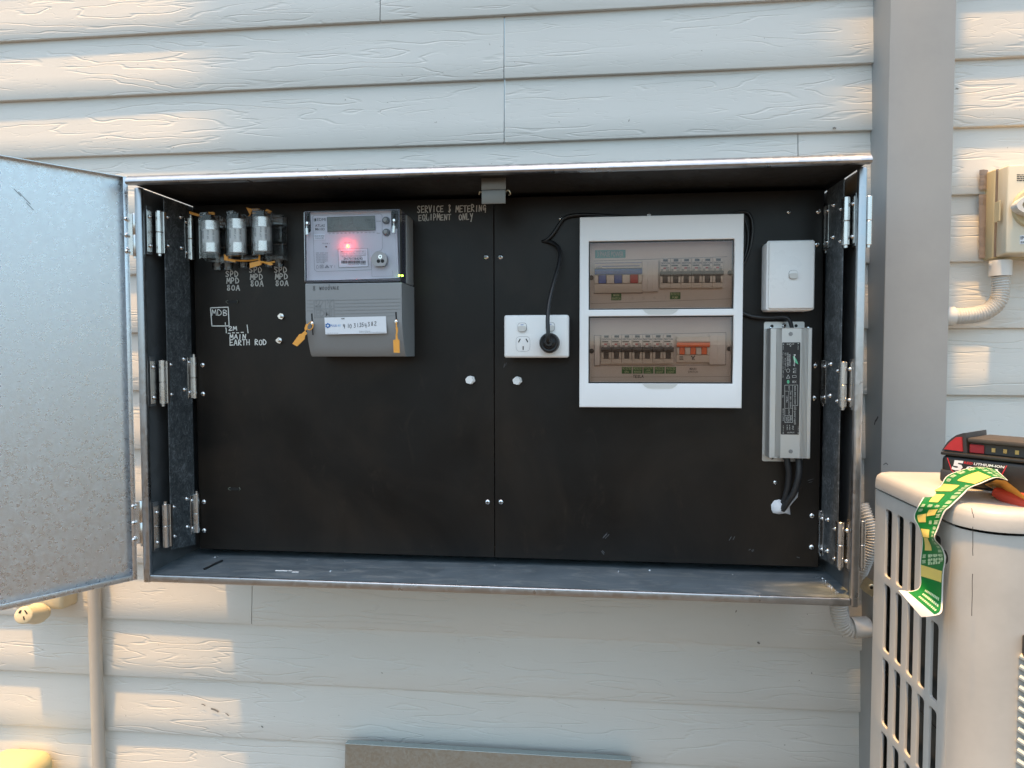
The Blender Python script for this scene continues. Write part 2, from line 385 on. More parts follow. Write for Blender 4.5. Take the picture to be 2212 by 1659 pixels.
class MB:
    def __init__(self, xf=None):
        self.v, self.f, self.mi, self.xf, self.cur = [], [], [], xf, 0
        self.attr = None
    def add(self, vs, fs):
        o = len(self.v)
        for p in vs:
            p = Vector(p)
            self.v.append(self.xf @ p if self.xf is not None else p)
        for f in fs:
            self.f.append([i + o for i in f])
            self.mi.append(self.cur)
        return self
    def bm(self, b):
        b.verts.index_update()
        self.add([v.co.copy() for v in b.verts], [[v.index for v in f.verts] for f in b.faces])
        b.free()
        return self
    def box(self, x0, x1, y0, y1, z0, z1, bev=0.0, seg=2):
        x0, x1 = min(x0, x1), max(x0, x1)
        y0, y1 = min(y0, y1), max(y0, y1)
        z0, z1 = min(z0, z1), max(z0, z1)
        b = bmesh.new()
        bmesh.ops.create_cube(b, size=1.0)
        for v in b.verts:
            v.co = Vector(((x0 + x1) / 2 + v.co.x * (x1 - x0), (y0 + y1) / 2 + v.co.y * (y1 - y0), (z0 + z1) / 2 + v.co.z * (z1 - z0)))
        if bev:
            bev = min(bev, 0.45 * min(x1 - x0, y1 - y0, z1 - z0))
            bmesh.ops.bevel(b, geom=list(b.edges), offset=bev, segments=seg, profile=0.5, affect='EDGES')
        return self.bm(b)
    def prism(self, poly, axis, a, b_):
        """2-D polygon extruded along an axis: 'y' takes (x, z), 'x' takes (y, z), 'z' takes (x, y)"""
        def P(p, t):
            return (p[0], t, p[1]) if axis == 'y' else (t, p[0], p[1]) if axis == 'x' else (p[0], p[1], t)
        n = len(poly)
        vs_ = [P(p, a) for p in poly] + [P(p, b_) for p in poly]
        fs = [list(range(n))[::-1], list(range(n, 2 * n))]
        for i in range(n):
            j = (i + 1) % n
            fs.append([i, j, n + j, n + i])
        return self.add(vs_, fs)
    def plate(self, x0, x1, z0, z1, yf, yb, r=0.004, ch=0.0, seg=5):
        """rounded rectangle facing -Y, front edge chamfered by ch"""
        def ring(ins, y):
            rr = max(r - ins, 0.0002)
            out = []
            for cx, cz, a0 in ((x1 - ins - rr, z1 - ins - rr, 0), (x0 + ins + rr, z1 - ins - rr, 90), (x0 + ins + rr, z0 + ins + rr, 180), (x1 - ins - rr, z0 + ins + rr, 270)):
                for k in range(seg + 1):
                    a = R(a0 + 90 * k / seg)
                    out.append((cx + rr * math.cos(a), y, cz + rr * math.sin(a)))
            return out
        rings = [ring(0, yb), ring(0, yf + ch)] if ch else [ring(0, yb), ring(0, yf)]
        if ch:
            for k in (0.3, 0.7, 1.0):
                rings.append(ring(ch * (1 - math.cos(k * math.pi / 2)), yf + ch * (1 - math.sin(k * math.pi / 2))))
        n = len(rings[0])
        vs_, fs = [], []
        for rg in rings: vs_ += rg
        for k in range(len(rings) - 1):
            for i in range(n):
                j = (i + 1) % n
                fs.append([k * n + i, k * n + j, (k + 1) * n + j, (k + 1) * n + i])
        fs.append([(len(rings) - 1) * n + i for i in range(n)])
        fs.append([i for i in range(n)][::-1])
        return self.add(vs_, fs)
    def lathe(self, base, axis, prof, n=20, cap=True):
        """profile of (distance along axis, radius)"""
        base, ax = Vector(base), Vector(axis).normalized()
        s = ax.orthogonal().normalized()
        t = ax.cross(s)
        vs_, fs = [], []
        for (h, r) in prof:
            for k in range(n):
                a = 2 * math.pi * k / n
                vs_.append(base + ax * h + (s * math.cos(a) + t * math.sin(a)) * r)
        for i in range(len(prof) - 1):
            for k in range(n):
                j = (k + 1) % n
                fs.append([i * n + k, i * n + j, (i + 1) * n + j, (i + 1) * n + k])
        if cap:
            fs.append([k for k in range(n)][::-1])
            fs.append([(len(prof) - 1) * n + k for k in range(n)])
        return self.add(vs_, fs)
    def cyl(self, p0, p1, r, n=16, r1=None):
        p0, p1 = Vector(p0), Vector(p1)
        return self.lathe(p0, p1 - p0, [(0, r), ((p1 - p0).length, r if r1 is None else r1)], n)
    def tube(self, pts, r, n=10, sub=6, corr=None):
        """smooth tube through the points; corr=(pitch, depth) makes it corrugated"""
        P = [Vector(p) for p in pts]
        C = []
        for i in range(len(P) - 1):
            a, b, c, d = P[max(i - 1, 0)], P[i], P[i + 1], P[min(i + 2, len(P) - 1)]
            for k in range(sub):
                t = k / sub
                C.append(0.5 * ((2 * b) + (c - a) * t + (2 * a - 5 * b + 4 * c - d) * t * t + (3 * b - a - 3 * c + d) * t ** 3))
        C.append(P[-1])
        if corr:
            L = [0.0]
            for i in range(1, len(C)): L.append(L[-1] + (C[i] - C[i - 1]).length)
            step = corr[0] / 4
            D, i = [], 0
            s = 0.0
            while s < L[-1]:
                while i < len(L) - 2 and L[i + 1] < s: i += 1
                k = (s - L[i]) / max(L[i + 1] - L[i], 1e-9)
                D.append(C[i].lerp(C[i + 1], k))
                s += step
            C = D
        vs_, fs = [], []
        T0 = (C[1] - C[0]).normalized()
        s = T0.orthogonal().normalized()
        for i, p in enumerate(C):
            T = (C[min(i + 1, len(C) - 1)] - C[max(i - 1, 0)]).normalized()
            s = (s - T * s.dot(T)).normalized()
            q = T.cross(s)
            rr = r
            if corr: rr = r - corr[1] * (0, 0.4, 1, 0.8)[i % 4]
            for k in range(n):
                a = 2 * math.pi * k / n
                vs_.append(p + (s * math.cos(a) + q * math.sin(a)) * rr)
        m = len(C)
        for i in range(m - 1):
            for k in range(n):
                j = (k + 1) % n
                fs.append([i * n + k, i * n + j, (i + 1) * n + j, (i + 1) * n + k])
        fs.append([k for k in range(n)][::-1])
        fs.append([(m - 1) * n + k for k in range(n)])
        return self.add(vs_, fs)
    def stroke(self, pts, w, fr):
        """flat pen stroke: 2-D points mapped by fr(x, y, h) into space"""
        n = len(pts)
        if n == 1:
            pts = [pts[0], (pts[0][0] + w * 0.3, pts[0][1])]
            n = 2
        for i in range(1, n - 1):
            a1 = math.atan2(pts[i][1] - pts[i - 1][1], pts[i][0] - pts[i - 1][0])
            a2 = math.atan2(pts[i + 1][1] - pts[i][1], pts[i + 1][0] - pts[i][0])
            if abs((a2 - a1 + math.pi) % (2 * math.pi) - math.pi) > 0.7:
                self.stroke(pts[:i + 1], w, fr)
                g = fr
                if self.xf is None:
                    def g(x, y):
                        p_ = Vector(fr(x, y))
                        return p_ + (CAM - p_).normalized() * 0.00006
                return self.stroke(pts[i:], w, g)
        vs_, fs = [], []
        for i, p in enumerate(pts):
            a, b = pts[max(i - 1, 0)], pts[min(i + 1, n - 1)]
            dx, dy = b[0] - a[0], b[1] - a[1]
            L = math.hypot(dx, dy) or 1
            nx, ny = -dy / L * w / 2, dx / L * w / 2
            ex, ey = 0, 0
            if i == 0: ex, ey = -dx / L * w * 0.35, -dy / L * w * 0.35
            if i == n - 1: ex, ey = dx / L * w * 0.35, dy / L * w * 0.35
            vs_ += [fr(p[0] + nx + ex, p[1] + ny + ey), fr(p[0] - nx + ex, p[1] - ny + ey)]
        for i in range(n - 1):
            fs.append([2 * i, 2 * i + 1, 2 * i + 3, 2 * i + 2])
        return self.add(vs_, fs)
    def build(self, name, mat, parent=None, smooth=35.0, loc=None):
        me = bpy.data.meshes.new(name)
        o = bpy.data.objects.new(name, me)
        COL.objects.link(o)
        if parent is not None:
            o.parent = parent
            off = root_loc(parent)
        else:
            off = Vector(loc) if loc is not None else Vector((0, 0, 0))
            o.location = off
        me.from_pydata([tuple(v - off) for v in self.v], [], self.f)
        if isinstance(mat, (list, tuple)):
            for m_ in mat: me.materials.append(M[m_])
            me.polygons.foreach_set('material_index', self.mi)
        else:
            me.materials.append(M[mat])
        me.validate()
        b = bmesh.new()
        b.from_mesh(me)
        bmesh.ops.recalc_face_normals(b, faces=b.faces)
        b.to_mesh(me)
        b.free()
        if smooth:
            me.polygons.foreach_set('use_smooth', [True] * len(me.polygons))
            me.set_sharp_from_angle(angle=R(smooth))
        me.update()
        return o

def tag(o, label, cat, group=None, kind=None):
    if label: o['label'] = label
    if cat: o['category'] = cat
    if group: o['group'] = group
    if kind: o['kind'] = kind
    return o
def thing(name, label, cat, loc, group=None):
    o = bpy.data.objects.new(name, None)
    o.empty_display_size = 0.03
    COL.objects.link(o)
    o.location = Vector(loc)
    return tag(o, label, cat, group)
def dup_tree(o, loc):
    r = o.copy()
    COL.objects.link(r)
    r.location = Vector(loc)
    for ch in list(o.children):
        c = ch.copy()
        COL.objects.link(c)
        c.parent = r
        for g in list(ch.children):
            d = g.copy()
            COL.objects.link(d)
            d.parent = c
    return r

_tc = {}
def glyphs(s, bold=0.0):
    k = (s, bold)
    if k in _tc: return _tc[k]
    cu = bpy.data.curves.new('t', 'FONT')
    cu.body = s
    cu.size = 1.0
    cu.resolution_u = 2
    cu.offset = bold
    o = bpy.data.objects.new('t', cu)
    COL.objects.link(o)
    me = bpy.data.meshes.new_from_object(o.evaluated_get(bpy.context.evaluated_depsgraph_get()))
    vs_ = [(v.co.x, v.co.y) for v in me.vertices]
    fs = [list(p.vertices) for p in me.polygons]
    bpy.data.objects.remove(o)
    bpy.data.curves.remove(cu)
    bpy.data.meshes.remove(me)
    _tc[k] = (vs_, fs)
    return _tc[k]
def text(mb, s, fr, x0, x1, y0, y1, bold=0.0, keep=False):
    """printed text stretched to fill a box of 2-D space, mapped by fr(x, y)"""
    vs_, fs = glyphs(s, bold)
    if not vs_: return mb
    ax, bx = min(v[0] for v in vs_), max(v[0] for v in vs_)
    ay, by = min(v[1] for v in vs_), max(v[1] for v in vs_)
    sx, sy = (x1 - x0) / max(bx - ax, 1e-6), (y1 - y0) / max(by - ay, 1e-6)
    if keep:
        sx = sy = min(abs(sx), abs(sy))
    return mb.add([fr(x0 + (v[0] - ax) * sx, y0 + (v[1] - ay) * sy) for v in vs_], fs)
def lines(mb, n, fr, x0, x1, y0, y1, seed=1, fill=0.75):
    """n rows of tiny illegible print as short word-shaped dashes"""
    rnd = random.Random(seed)
    h = (y1 - y0) / n
    for i in range(n):
        x = x0
        yb = y1 - (i + 0.85) * h
        end = x1 - (x1 - x0) * rnd.random() * 0.25
        while x < end:
            w = (x1 - x0) * (0.05 + 0.13 * rnd.random())
            w = min(w, end - x)
            mb.add([fr(x, yb), fr(x + w, yb), fr(x + w, yb + h * fill * 0.75), fr(x, yb + h * fill * 0.75)], [[0, 1, 2, 3]])
            x += w + (x1 - x0) * 0.025
    return mb

# hand-drawn capitals on a 1 x 1 box (pen strokes)
PEN = {
 'A': [[(0, 0), (.45, 1), (.55, 1), (.9, 0)], [(.2, .38), (.75, .38)]],
 'B': [[(.05, 0), (.05, 1), (.6, .95), (.7, .72), (.1, .52), (.75, .35), (.65, .05), (.05, 0)]],
 'C': [[(.85, .85), (.5, 1), (.1, .7), (.1, .25), (.45, 0), (.85, .12)]],
 'D': [[(.08, 0), (.08, 1), (.6, .85), (.85, .45), (.6, .08), (.08, 0)]],
 'E': [[(.85, 1), (.08, .95), (.05, 0), (.85, .05)], [(.08, .5), (.7, .52)]],
 'G': [[(.85, .8), (.5, 1), (.1, .65), (.2, .2), (.7, .25), (.8, .5), (.45, .45)], [(.8, .5), (.72, -.25)]],
 'H': [[(.05, 0), (.05, 1)], [(.8, 0), (.8, 1)], [(.05, .5), (.8, .5)]],
 'I': [[(.4, 0), (.45, 1)]],
 'L': [[(.1, 1), (.08, .02), (.75, .06)]],
 'M': [[(0, 0), (.15, 1), (.48, .35), (.82, 1), (.95, 0)]],
 'N': [[(.02, 0), (.12, 1), (.7, .08), (.85, 1)]],
 'O': [[(.45, 1), (.1, .75), (.1, .2), (.45, 0), (.8, .25), (.8, .75), (.45, 1)]],
 'P': [[(.1, 0), (.1, 1), (.6, .95), (.75, .7), (.55, .45), (.1, .42)]],
 'Q': [[(.45, 1), (.1, .75), (.1, .2), (.45, 0), (.8, .25), (.8, .75), (.45, 1)], [(.5, .3), (.95, -.1)]],
 'R': [[(.08, 0), (.1, 1), (.6, .95), (.72, .68), (.12, .5), (.85, 0)]],
 'S': [[(.82, .85), (.45, 1), (.12, .78), (.4, .52), (.75, .3), (.5, 0), (.08, .1)]],
 'T': [[(0, .95), (.9, 1)], [(.45, 1), (.42, 0)]],
 'U': [[(.08, 1), (.1, .25), (.4, 0), (.75, .2), (.8, 1)], [(.8, 1), (.85, 0)]],
 'V': [[(.02, 1), (.42, 0), (.85, 1)]],
 'W': [[(0, 1), (.2, 0), (.45, .6), (.7, 0), (.95, 1)]],
 'Y': [[(.05, 1), (.4, .5), (.8, 1)], [(.8, 1), (.25, -.35)]],
 '0': [[(.45, 1), (.1, .7), (.12, .2), (.45, 0), (.78, .25), (.78, .75), (.45, 1)]],
 '1': [[(.42, 1), (.42, 0)]],
 '2': [[(.1, .8), (.45, 1), (.75, .75), (.1, 0), (.85, .05)]],
 '3': [[(.12, .95), (.7, .95), (.35, .58), (.75, .35), (.5, 0), (.1, .08)]],
 '4': [[(.2, 1), (.08, .45), (.8, .5)], [(.65, .95), (.6, -.1)]],
 '5': [[(.8, 1), (.25, .97), (.15, .55), (.6, .6), (.75, .25), (.4, 0), (.1, .1)]],
 '8': [[(.6, .95), (.2, .85), (.25, .6), (.65, .35), (.6, .05), (.2, .05), (.15, .3), (.6, .65), (.6, .95)]],
 '&': [[(.15, .95), (.65, .95), (.35, .55), (.7, .3), (.4, 0), (.1, .08)], [(.4, 1.1), (.4, -.1)]],
 'o': [[(.45, .65), (.12, .45), (.15, .1), (.45, 0), (.75, .2), (.72, .5), (.45, .65)]],
 'd': [[(.65, .5), (.3, .6), (.1, .3), (.35, 0), (.65, .2)], [(.65, 1.1), (.68, 0)]],
 'w': [[(.02, .65), (.2, 0), (.42, .5), (.62, 0), (.85, .65)]],
}
def smooth2(p, sub=4):
    if len(p) < 3: return p
    out = []
    for i in range(len(p) - 1):
        a, b, c, d = p[max(i - 1, 0)], p[i], p[i + 1], p[min(i + 2, len(p) - 1)]
        for k in range(sub):
            t = k / sub
            out.append(tuple(0.5 * (2 * b[q] + (c[q] - a[q]) * t + (2 * a[q] - 5 * b[q] + 4 * c[q] - d[q]) * t * t + (3 * b[q] - a[q] - 3 * c[q] + d[q]) * t ** 3) * 1.0 for q in (0, 1)))
    out.append(p[-1])
    return out
def pen(mb, s, fr, x0, x1, y0, y1, w, wob=0.04, sharp='AMNVWETHIL4'):
    n = len(s)
    adv = (x1 - x0) / n
    rnd = random.Random(s)
    for i, ch in enumerate(s):
        if ch == ' ': continue
        jy, jx = (rnd.random() - .5) * wob * 2, (rnd.random() - .5) * wob
        sc = 1 + (rnd.random() - .5) * wob * 3
        for st in PEN[ch]:
            q = st if ch in sharp else smooth2(st)
            mb.stroke([(x0 + (i + .08 + jx + p[0] * .84) * adv, y0 + (p[1] * sc + jy) * (y1 - y0)) for p in q], w, fr)
    return mb
def plane_y(y, eps=0.0):
    return lambda a, b: (a, y - eps, b)
def rivet(name, p, nrm, r=0.0034, parent=None, mat='rivet', h=0.5):
    mb = MB()
    mb.lathe(p, nrm, [(0, r), (r * .25 * h * 2, r * .95), (r * .6 * h * 2, r * .72), (r * .8 * h * 2, r * .36), (r * .62 * h * 2, r * .3)], 12)
    mb.cur = 1
    q = Vector(p) + Vector(nrm).normalized() * (r * .66 * h * 2)
    mb.lathe(q, nrm, [(0, r * .3), (0.00003, r * .02)], 10)
    return mb.build(name, [mat, 'black'], parent)

# ------------------------------------------------------------------ the setting
mb = MB()
mb.add([(-250, -250, -1.0), (250, -250, -1.0), (250, 250, -1.0), (-250, 250, -1.0)], [[0, 1, 2, 3]])
tag(mb.build('ground', 'dry_ground', smooth=0), None, None, kind='structure')
mb = MB().box(-3.0, 3.2, -1.3, 0.26, -0.996, -0.97, 0.004)
tag(mb.build('path', 'path_concrete'), None, None, kind='structure')

YW, PITCH, Z0 = 0.25, 0.1214, -0.1703
def board_wall():
    mb, ids = MB(), []
    joints = {10: at(822, 20, 0.255).x, 9: at(1089, 110, 0.255).x, 8: at(1089.5, 250, 0.255).x, 7: at(1724.5, 315, 0.255).x, 0: at(545, 1310, 0.255).x}
    rnd = random.Random(3)
    for k in range(-7, 17):
        z = Z0 + k * PITCH
        cuts = [-2.6, 3.2]
        if k in joints: cuts.insert(1, joints[k])
        for s in range(len(cuts) - 1):
            x0, x1 = cuts[s] + (0.0009 if s else 0), cuts[s + 1] - (0.0009 if s < len(cuts) - 2 else 0)
            n0 = len(mb.v)
            nx = 40
            prof = [(YW + 0.016, z), (YW + 0.0022, z), (YW + 0.0006, z + 0.0006), (YW, z + 0.0020), (YW + 0.0032, z + 0.045), (YW + 0.0064, z + 0.09), (YW + 0.0094, z + PITCH + 0.012), (YW + 0.02, z + PITCH + 0.012)]
            ph = rnd.random() * 9
            vs_, fs = [], []
            m = len(prof)
            for i in range(nx + 1):
                x = x0 + (x1 - x0) * i / nx
                w = 0.0007 * math.sin(x * 2.1 + ph) + 0.0005 * math.sin(x * 5.3 + ph * 2)
                vs_ += [(x, p[0] + w * 0.6, p[1] + (w if j < 4 else 0)) for j, p in enumerate(prof)]
            for i in range(nx):
                for j in range(m - 1):
                    fs.append([i * m + j, (i + 1) * m + j, (i + 1) * m + j + 1, i * m + j + 1])
            fs.append(list(range(m)))
            fs.append([nx * m + j for j in range(m)][::-1])
            mb.add(vs_, fs)
            ids += [k + 0.37 * s + 8] * (len(mb.v) - n0)
    o = mb.build('weatherboard_wall', 'boards')
    a = o.data.attributes.new('board', 'FLOAT', 'POINT')
    a.data.foreach_set('value', ids)
    return tag(o, 'cream weatherboard house wall of wood-grained overlapping boards behind the open meter box', 'wall')
wall_ob = board_wall()
for u0, v0, u1, v1, w_ in ((434, 1523, 441, 1526, .002), (455, 1533, 469, 1539, .0035), (486, 1543, 492, 1548, .002), (563, 1571, 566, 1573, .0025), (562, 1582, 570, 1588, .002), (575, 1589, 582, 1594, .002), (1800, 277, 1805, 277, .003), (1637, 1388, 1640, 1390, .003)):
    a, b = at(u0, v0, 0.2485), at(u1, v1, 0.2485)
    c = a.lerp(b, .45) + Vector((0, 0, .0008))
    MB().stroke([(a.x, a.z), (c.x, c.z), (b.x, b.z)], w_, plane_y(0.2485 + .0035 * (v0 > 1400))).build('scuff_mark', 'scuff_grey', wall_ob, 0)

post = thing('wall_post', 'tall grey painted square post on the weatherboards right of the meter box', 'post', (1.333, 0.22, -0.97))
MB().box(1.279, 1.3867, 0.18, 0.262, -0.97, 2.9, 0.002).build('shaft', 'post', post)
mb = MB()
for (u, v, pts) in ((1893, 905, [(-0.008, .004), (-.002, -.001), (.004, -.004), (.008, -.010)]),):
    p = at(u, v, X=1.2788)
    mb.stroke([(p.y + a * 0.9, p.z + b) for a, b in pts], 0.004, lambda a, b: (1.2786, a, b))
mb.build('scuff_mark', 'scuff', post, 0)
mb = MB()
p = at(1914, 1000, 0.1796)
mb.stroke([(p.x - .004, p.z - .003), (p.x, p.z), (p.x + .003, p.z - .003)], 0.0012, plane_y(0.1796))
mb.build('scuff_mark', 'scuff', post, 0)

# unseen leaves added above the picture to shade wall, box floor and unit front
mb = MB()
rl = random.Random(21)
for i in range(7000):
    if i >= 5200:
        p = Vector((-0.50 + 1.12 * rl.random() ** .8, -0.82 + 0.30 * rl.random(), 4.3 + 0.3 * rl.random()))
    elif i < 2600:
        x = -0.42 + 1.26 * rl.random()
        keep = 1.0 if x > 0.10 else max(0.0, (x + 0.40) / 0.5)
        if rl.random() > keep: continue
        p = Vector((x, -0.48 + 0.44 * rl.random(), 4.3 + 0.3 * rl.random()))
    else:
        p = Vector((0.95 + 0.9 * rl.random(), -1.72 + 0.70 * rl.random(), 4.3 + 0.3 * rl.random()))
    a, b, c = (Vector((rl.random() - .5, rl.random() - .5, (rl.random() - .5) * .5)).normalized() for _ in range(3))
    b = (b - a * b.dot(a)).normalized()
    L, w = .05 + .03 * rl.random(), .022 + .012 * rl.random()
    mb.add([p - a * L, p - a * L * .3 + b * w, p + a * L * .4 + b * w * .8, p + a * L, p + a * L * .4 - b * w * .8, p - a * L * .3 - b * w], [[0, 1, 2, 3, 4, 5]])
tag(mb.build('added_shade_leaves', 'leaf', smooth=0), 'unseen leaf shapes added above the picture to block the sun', 'foliage', kind='stuff')

# ------------------------------------------------------------------ the meter box
W, H, YP = 1.18, 0.6755, 0.125
box = thing('meter_box', 'wide open galvanised steel meter box fixed to the weatherboards with black panels inside', 'meter box', (W / 2, 0.125, 0))
T = 0.0016
mb = MB()
mb.box(0.0, T, 0.010, 0.2495, 0.004, H, 0)
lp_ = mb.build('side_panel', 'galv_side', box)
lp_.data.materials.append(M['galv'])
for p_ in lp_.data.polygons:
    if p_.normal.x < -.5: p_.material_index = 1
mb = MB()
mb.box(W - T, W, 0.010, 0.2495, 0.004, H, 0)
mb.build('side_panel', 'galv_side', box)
MB().box(-0.0004, 0.0125, -0.0015, 0.0098, -0.002, H - 0.002, 0.0035, 3).build('front_flange', 'galv', box)
MB().box(W - 0.0125, W + 0.0004, -0.0015, 0.0098, -0.002, H - 0.002, 0.0035, 3).build('front_flange', 'galv', box)
mb = MB().box(T, W - T, 0.240, 0.2415, 0.012, H - .002)
mb.build('back_plate', 'inner', box)
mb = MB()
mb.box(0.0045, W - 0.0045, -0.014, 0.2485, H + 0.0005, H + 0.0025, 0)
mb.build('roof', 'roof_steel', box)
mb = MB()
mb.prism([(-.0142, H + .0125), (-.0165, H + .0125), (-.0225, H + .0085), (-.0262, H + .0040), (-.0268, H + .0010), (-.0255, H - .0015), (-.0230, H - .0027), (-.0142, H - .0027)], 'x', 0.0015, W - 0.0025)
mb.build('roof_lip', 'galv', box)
mb = MB()
mb.prism([(T, 0.2395), (T, 0.004), (W - T, 0.004), (W - T, 0.2395)], 'z', 0.0085, 0.010)
fl = mb.build('floor', 'floor_galv', box)
mb = MB().box(0.0132, W - 0.0132, -0.003, 0.0036, 0.0002, 0.0125, 0.0022, 3)
mb.build('floor_lip', 'galv', box)
# swarf and dust in the corners of the floor
mb = MB()
rnd = random.Random(11)
for i in range(90):
    t = rnd.random()
    x = (1.160 - 0.012 * rnd.random() ** 2) if i < 66 else 0.02 + rnd.random() ** 2 * 1.1
    y = 0.02 + t * 0.09 if i < 66 else 0.108 + 0.012 * rnd.random() if i < 80 else 0.02 + 0.09 * rnd.random()
    s = 0.0008 + 0.0014 * rnd.random()
    a = rnd.random() * 6.3
    c, d = math.cos(a) * s, math.sin(a) * s
    z = 0.0102
    mb.add([(x + c, y + d, z), (x - d * .5, y + c * .5, z), (x - c, y - d, z + s * .6), (x, y, z + s)], [[0, 1, 3], [1, 2, 3], [2, 0, 3], [0, 1, 2]])
sw = mb.build('metal_swarf', 'chip', smooth=0)
tag(sw, 'fine grey metal swarf scattered along the floor corners of the meter box', 'swarf', kind='stuff')
# latch plate in the middle of the roof lip
mb = MB()
a, b = at(1040, 383, 0.012), at(1093, 440, 0.012)
zm = at(1066, 411, 0.012).z
mb.box(a.x, b.x, 0.0105, 0.0135, zm + 0.0006, H - 0.0005, 0.0006)
mb.box(a.x + .0005, b.x - .0005, 0.0095, 0.0125, b.z, zm - 0.0002, 0.0006)
lt = mb.build('latch_plate', 'latch_steel', box)
mb = MB()
mb.tube([(b.x - .001, 0.013, zm - .003), (b.x + .004, 0.010, zm - .001), (b.x + .007, 0.012, zm - .006), (b.x + .004, .016, zm - .008)], 0.0012, 8)
mb.build('spring_clip', 'brass', lt)
mb = MB()
mb.tube([(a.x + .001, 0.013, zm - .003), (a.x - .003, 0.012, zm - .002), (a.x - .004, .014, zm - .006)], 0.0012, 8)
mb.build('spring_clip', 'brass', lt)

# hinged black panels with their marker writing, screws and bolts
PT = 0.6680
YB = 0.131
pl = MB().box(0.0312, 0.5944, YP, YB, 0.0235, PT, 0.0007, 1).build('hinged_panel', 'panel', box)
pr = MB().box(0.5953, 1.1578, YP, YB, 0.0235, PT, 0.0007, 1).build('hinged_panel', 'panel', box)
def wr(s, u0, v0, u1, v1, w=0.0024, par=pl, wob=0.06):
    """pen writing whose box runs from u0, v0 (top left) to u1, v1 (bottom right) on the black panel"""
    a, b = at(u0, v0, YP), at(u1, v1, YP)
    return pen(MB(), s, plane_y(YP, 0.0004), a.x, b.x, b.z, a.z, w, wob)
for s, u0, v0, u1, v1 in (('SERVICE & METERING', 901, 446, 1051, 456), ('EQUIPMENT  ONLY', 904, 464, 1023, 474)):
    wr(s, u0, v0, u1, v1, 0.0016).build('marker_writing', 'paint_marker', pl, 0)
for u, rows in ((488, ((586, 598), (601, 613), (616, 628))), (539, ((577, 589), (593, 605), (606, 619))), (593, ((577, 589), (592, 604), (606, 618)))):
    for k, (s, (v0, v1)) in enumerate(zip(('SPD', 'MPD', '80A'), rows)):
        d = (0, 2, 3)[k]
        wr(s, u + d - 1, v0, u + d + 28, v1 - 1, 0.0019).build('marker_writing', 'paint_marker', pl, 0)
mb = MB()
a, b = at(455, 665, YP), at(494, 704, YP)
f_ = plane_y(YP, 0.0004)
mb.stroke([(a.x, a.z), (b.x, a.z + .001)], 0.0018, f_)
mb.stroke([(b.x, a.z), (b.x + .001, b.z)], 0.0018, f_)
mb.stroke([(b.x, b.z), (a.x + .002, b.z)], 0.0018, f_)
mb.stroke([(a.x, a.z), (a.x + .002, b.z)], 0.0018, f_)
for (p, q) in (((487, 697), (487, 701)), ((488, 708), (489, 712)), ((489, 714), (489, 719)), ((493, 720), (498, 720)), ((502, 719), (507, 719)), ((511, 719), (516, 719)), ((521, 718), (526, 718)), ((534, 702), (536, 719))):
    c, d = at(*p, YP), at(*q, YP)
    mb.stroke([(c.x, c.z), (d.x, d.z)], 0.0017, f_)
mb.build('marker_writing', 'sheet_white', pl, 0)
for s, u0, v0, u1, v1, w in (('MDB', 457, 670, 493, 681, .0013), ('2M', 493, 706, 513, 714, .0017), ('MAIN', 496, 723, 533, 732, .0017), ('EARTH ROD', 496, 734, 577, 745, .0017)):
    wr(s, u0, v0, u1, v1, w).build('marker_writing', 'sheet_white', pl, 0)

def dome_screw(u, v, par, r=0.0044, name='screw', cross=False):
    p = at(u, v, YP)
    mb = MB()
    mb.lathe(p, (0, -1, 0), [(0, r), (r * .3, r * .96), (r * .55, r * .7), (r * .68, r * .38), (r * .68, r * .34)], 18)
    mb.cur = 1
    if cross:
        y = p.y - r * .69
        for a, b in ((.55, .16), (.16, .55)):
            mb.add([(p.x - r * a, y - .0001 * a, p.z - r * b), (p.x + r * a, y - .0001 * a, p.z - r * b), (p.x + r * a, y - .0001 * a, p.z + r * b), (p.x - r * a, y - .0001 * a, p.z + r * b)], [[0, 1, 2, 3]])
    else:
        mb.lathe(Vector(p) + Vector((0, -r * .6, 0)), (0, -1, 0), [(0, r * .4), (r * .1, r * .33)], 12)
    return mb.build(name, ['rivet', 'black'], par)
for u, v, c in ((437.5, 788.5, 0), (438.5, 851, 0), (440.5, 1084, 0), (441, 1146, 0), (1050, 555, 1), (1053.5, 1084.5, 1)):
    dome_screw(u, v, pl, cross=bool(c))
for u, v, c in ((1081, 555, 1), (1082, 1084.5, 1), (1768, 457, 0), (1765, 528, 0), (1761, 790, 0), (1759, 860, 0), (1754, 1114, 0), (1753, 1182, 0), (1704, 458, 0), (1212, 472, 0), (1320, 466, 0), (1402, 464, 0), (1675, 1042, 1)):
    dome_screw(u, v, pr, 0.0036 if u in (1704, 1212, 1320, 1402, 1675) else 0.0044, cross=bool(c))
def hex_bolt(u, v, par):
    p = at(u, v, YP)
    mb = MB()
    for dx, r, y0, y1 in ((0.0018, 0.0078, 0, -0.006), (0.0, 0.0072, -0.006, -0.013)):
        mb.lathe((p.x + dx, p.y + y0, p.z), (0, -1, 0), [(0, r), (y0 - y1, r)], 6)
    return mb.build('hex_bolt', 'white', par, 20)
hex_bolt(1016, 820.5, pl)
hex_bolt(1117, 822, pr)
for u, v in ((609, 683.5), (605, 735.5)):
    p = at(u, v, YP)
    mb = MB()
    mb.lathe(p, (0, -1, 0), [(0, .0058), (.0045, .0058)], 6)
    mb.cyl(p, p + Vector((0, -.012, 0)), .003, 12)
    mb.build('stud_nut', 'rivet', pl)
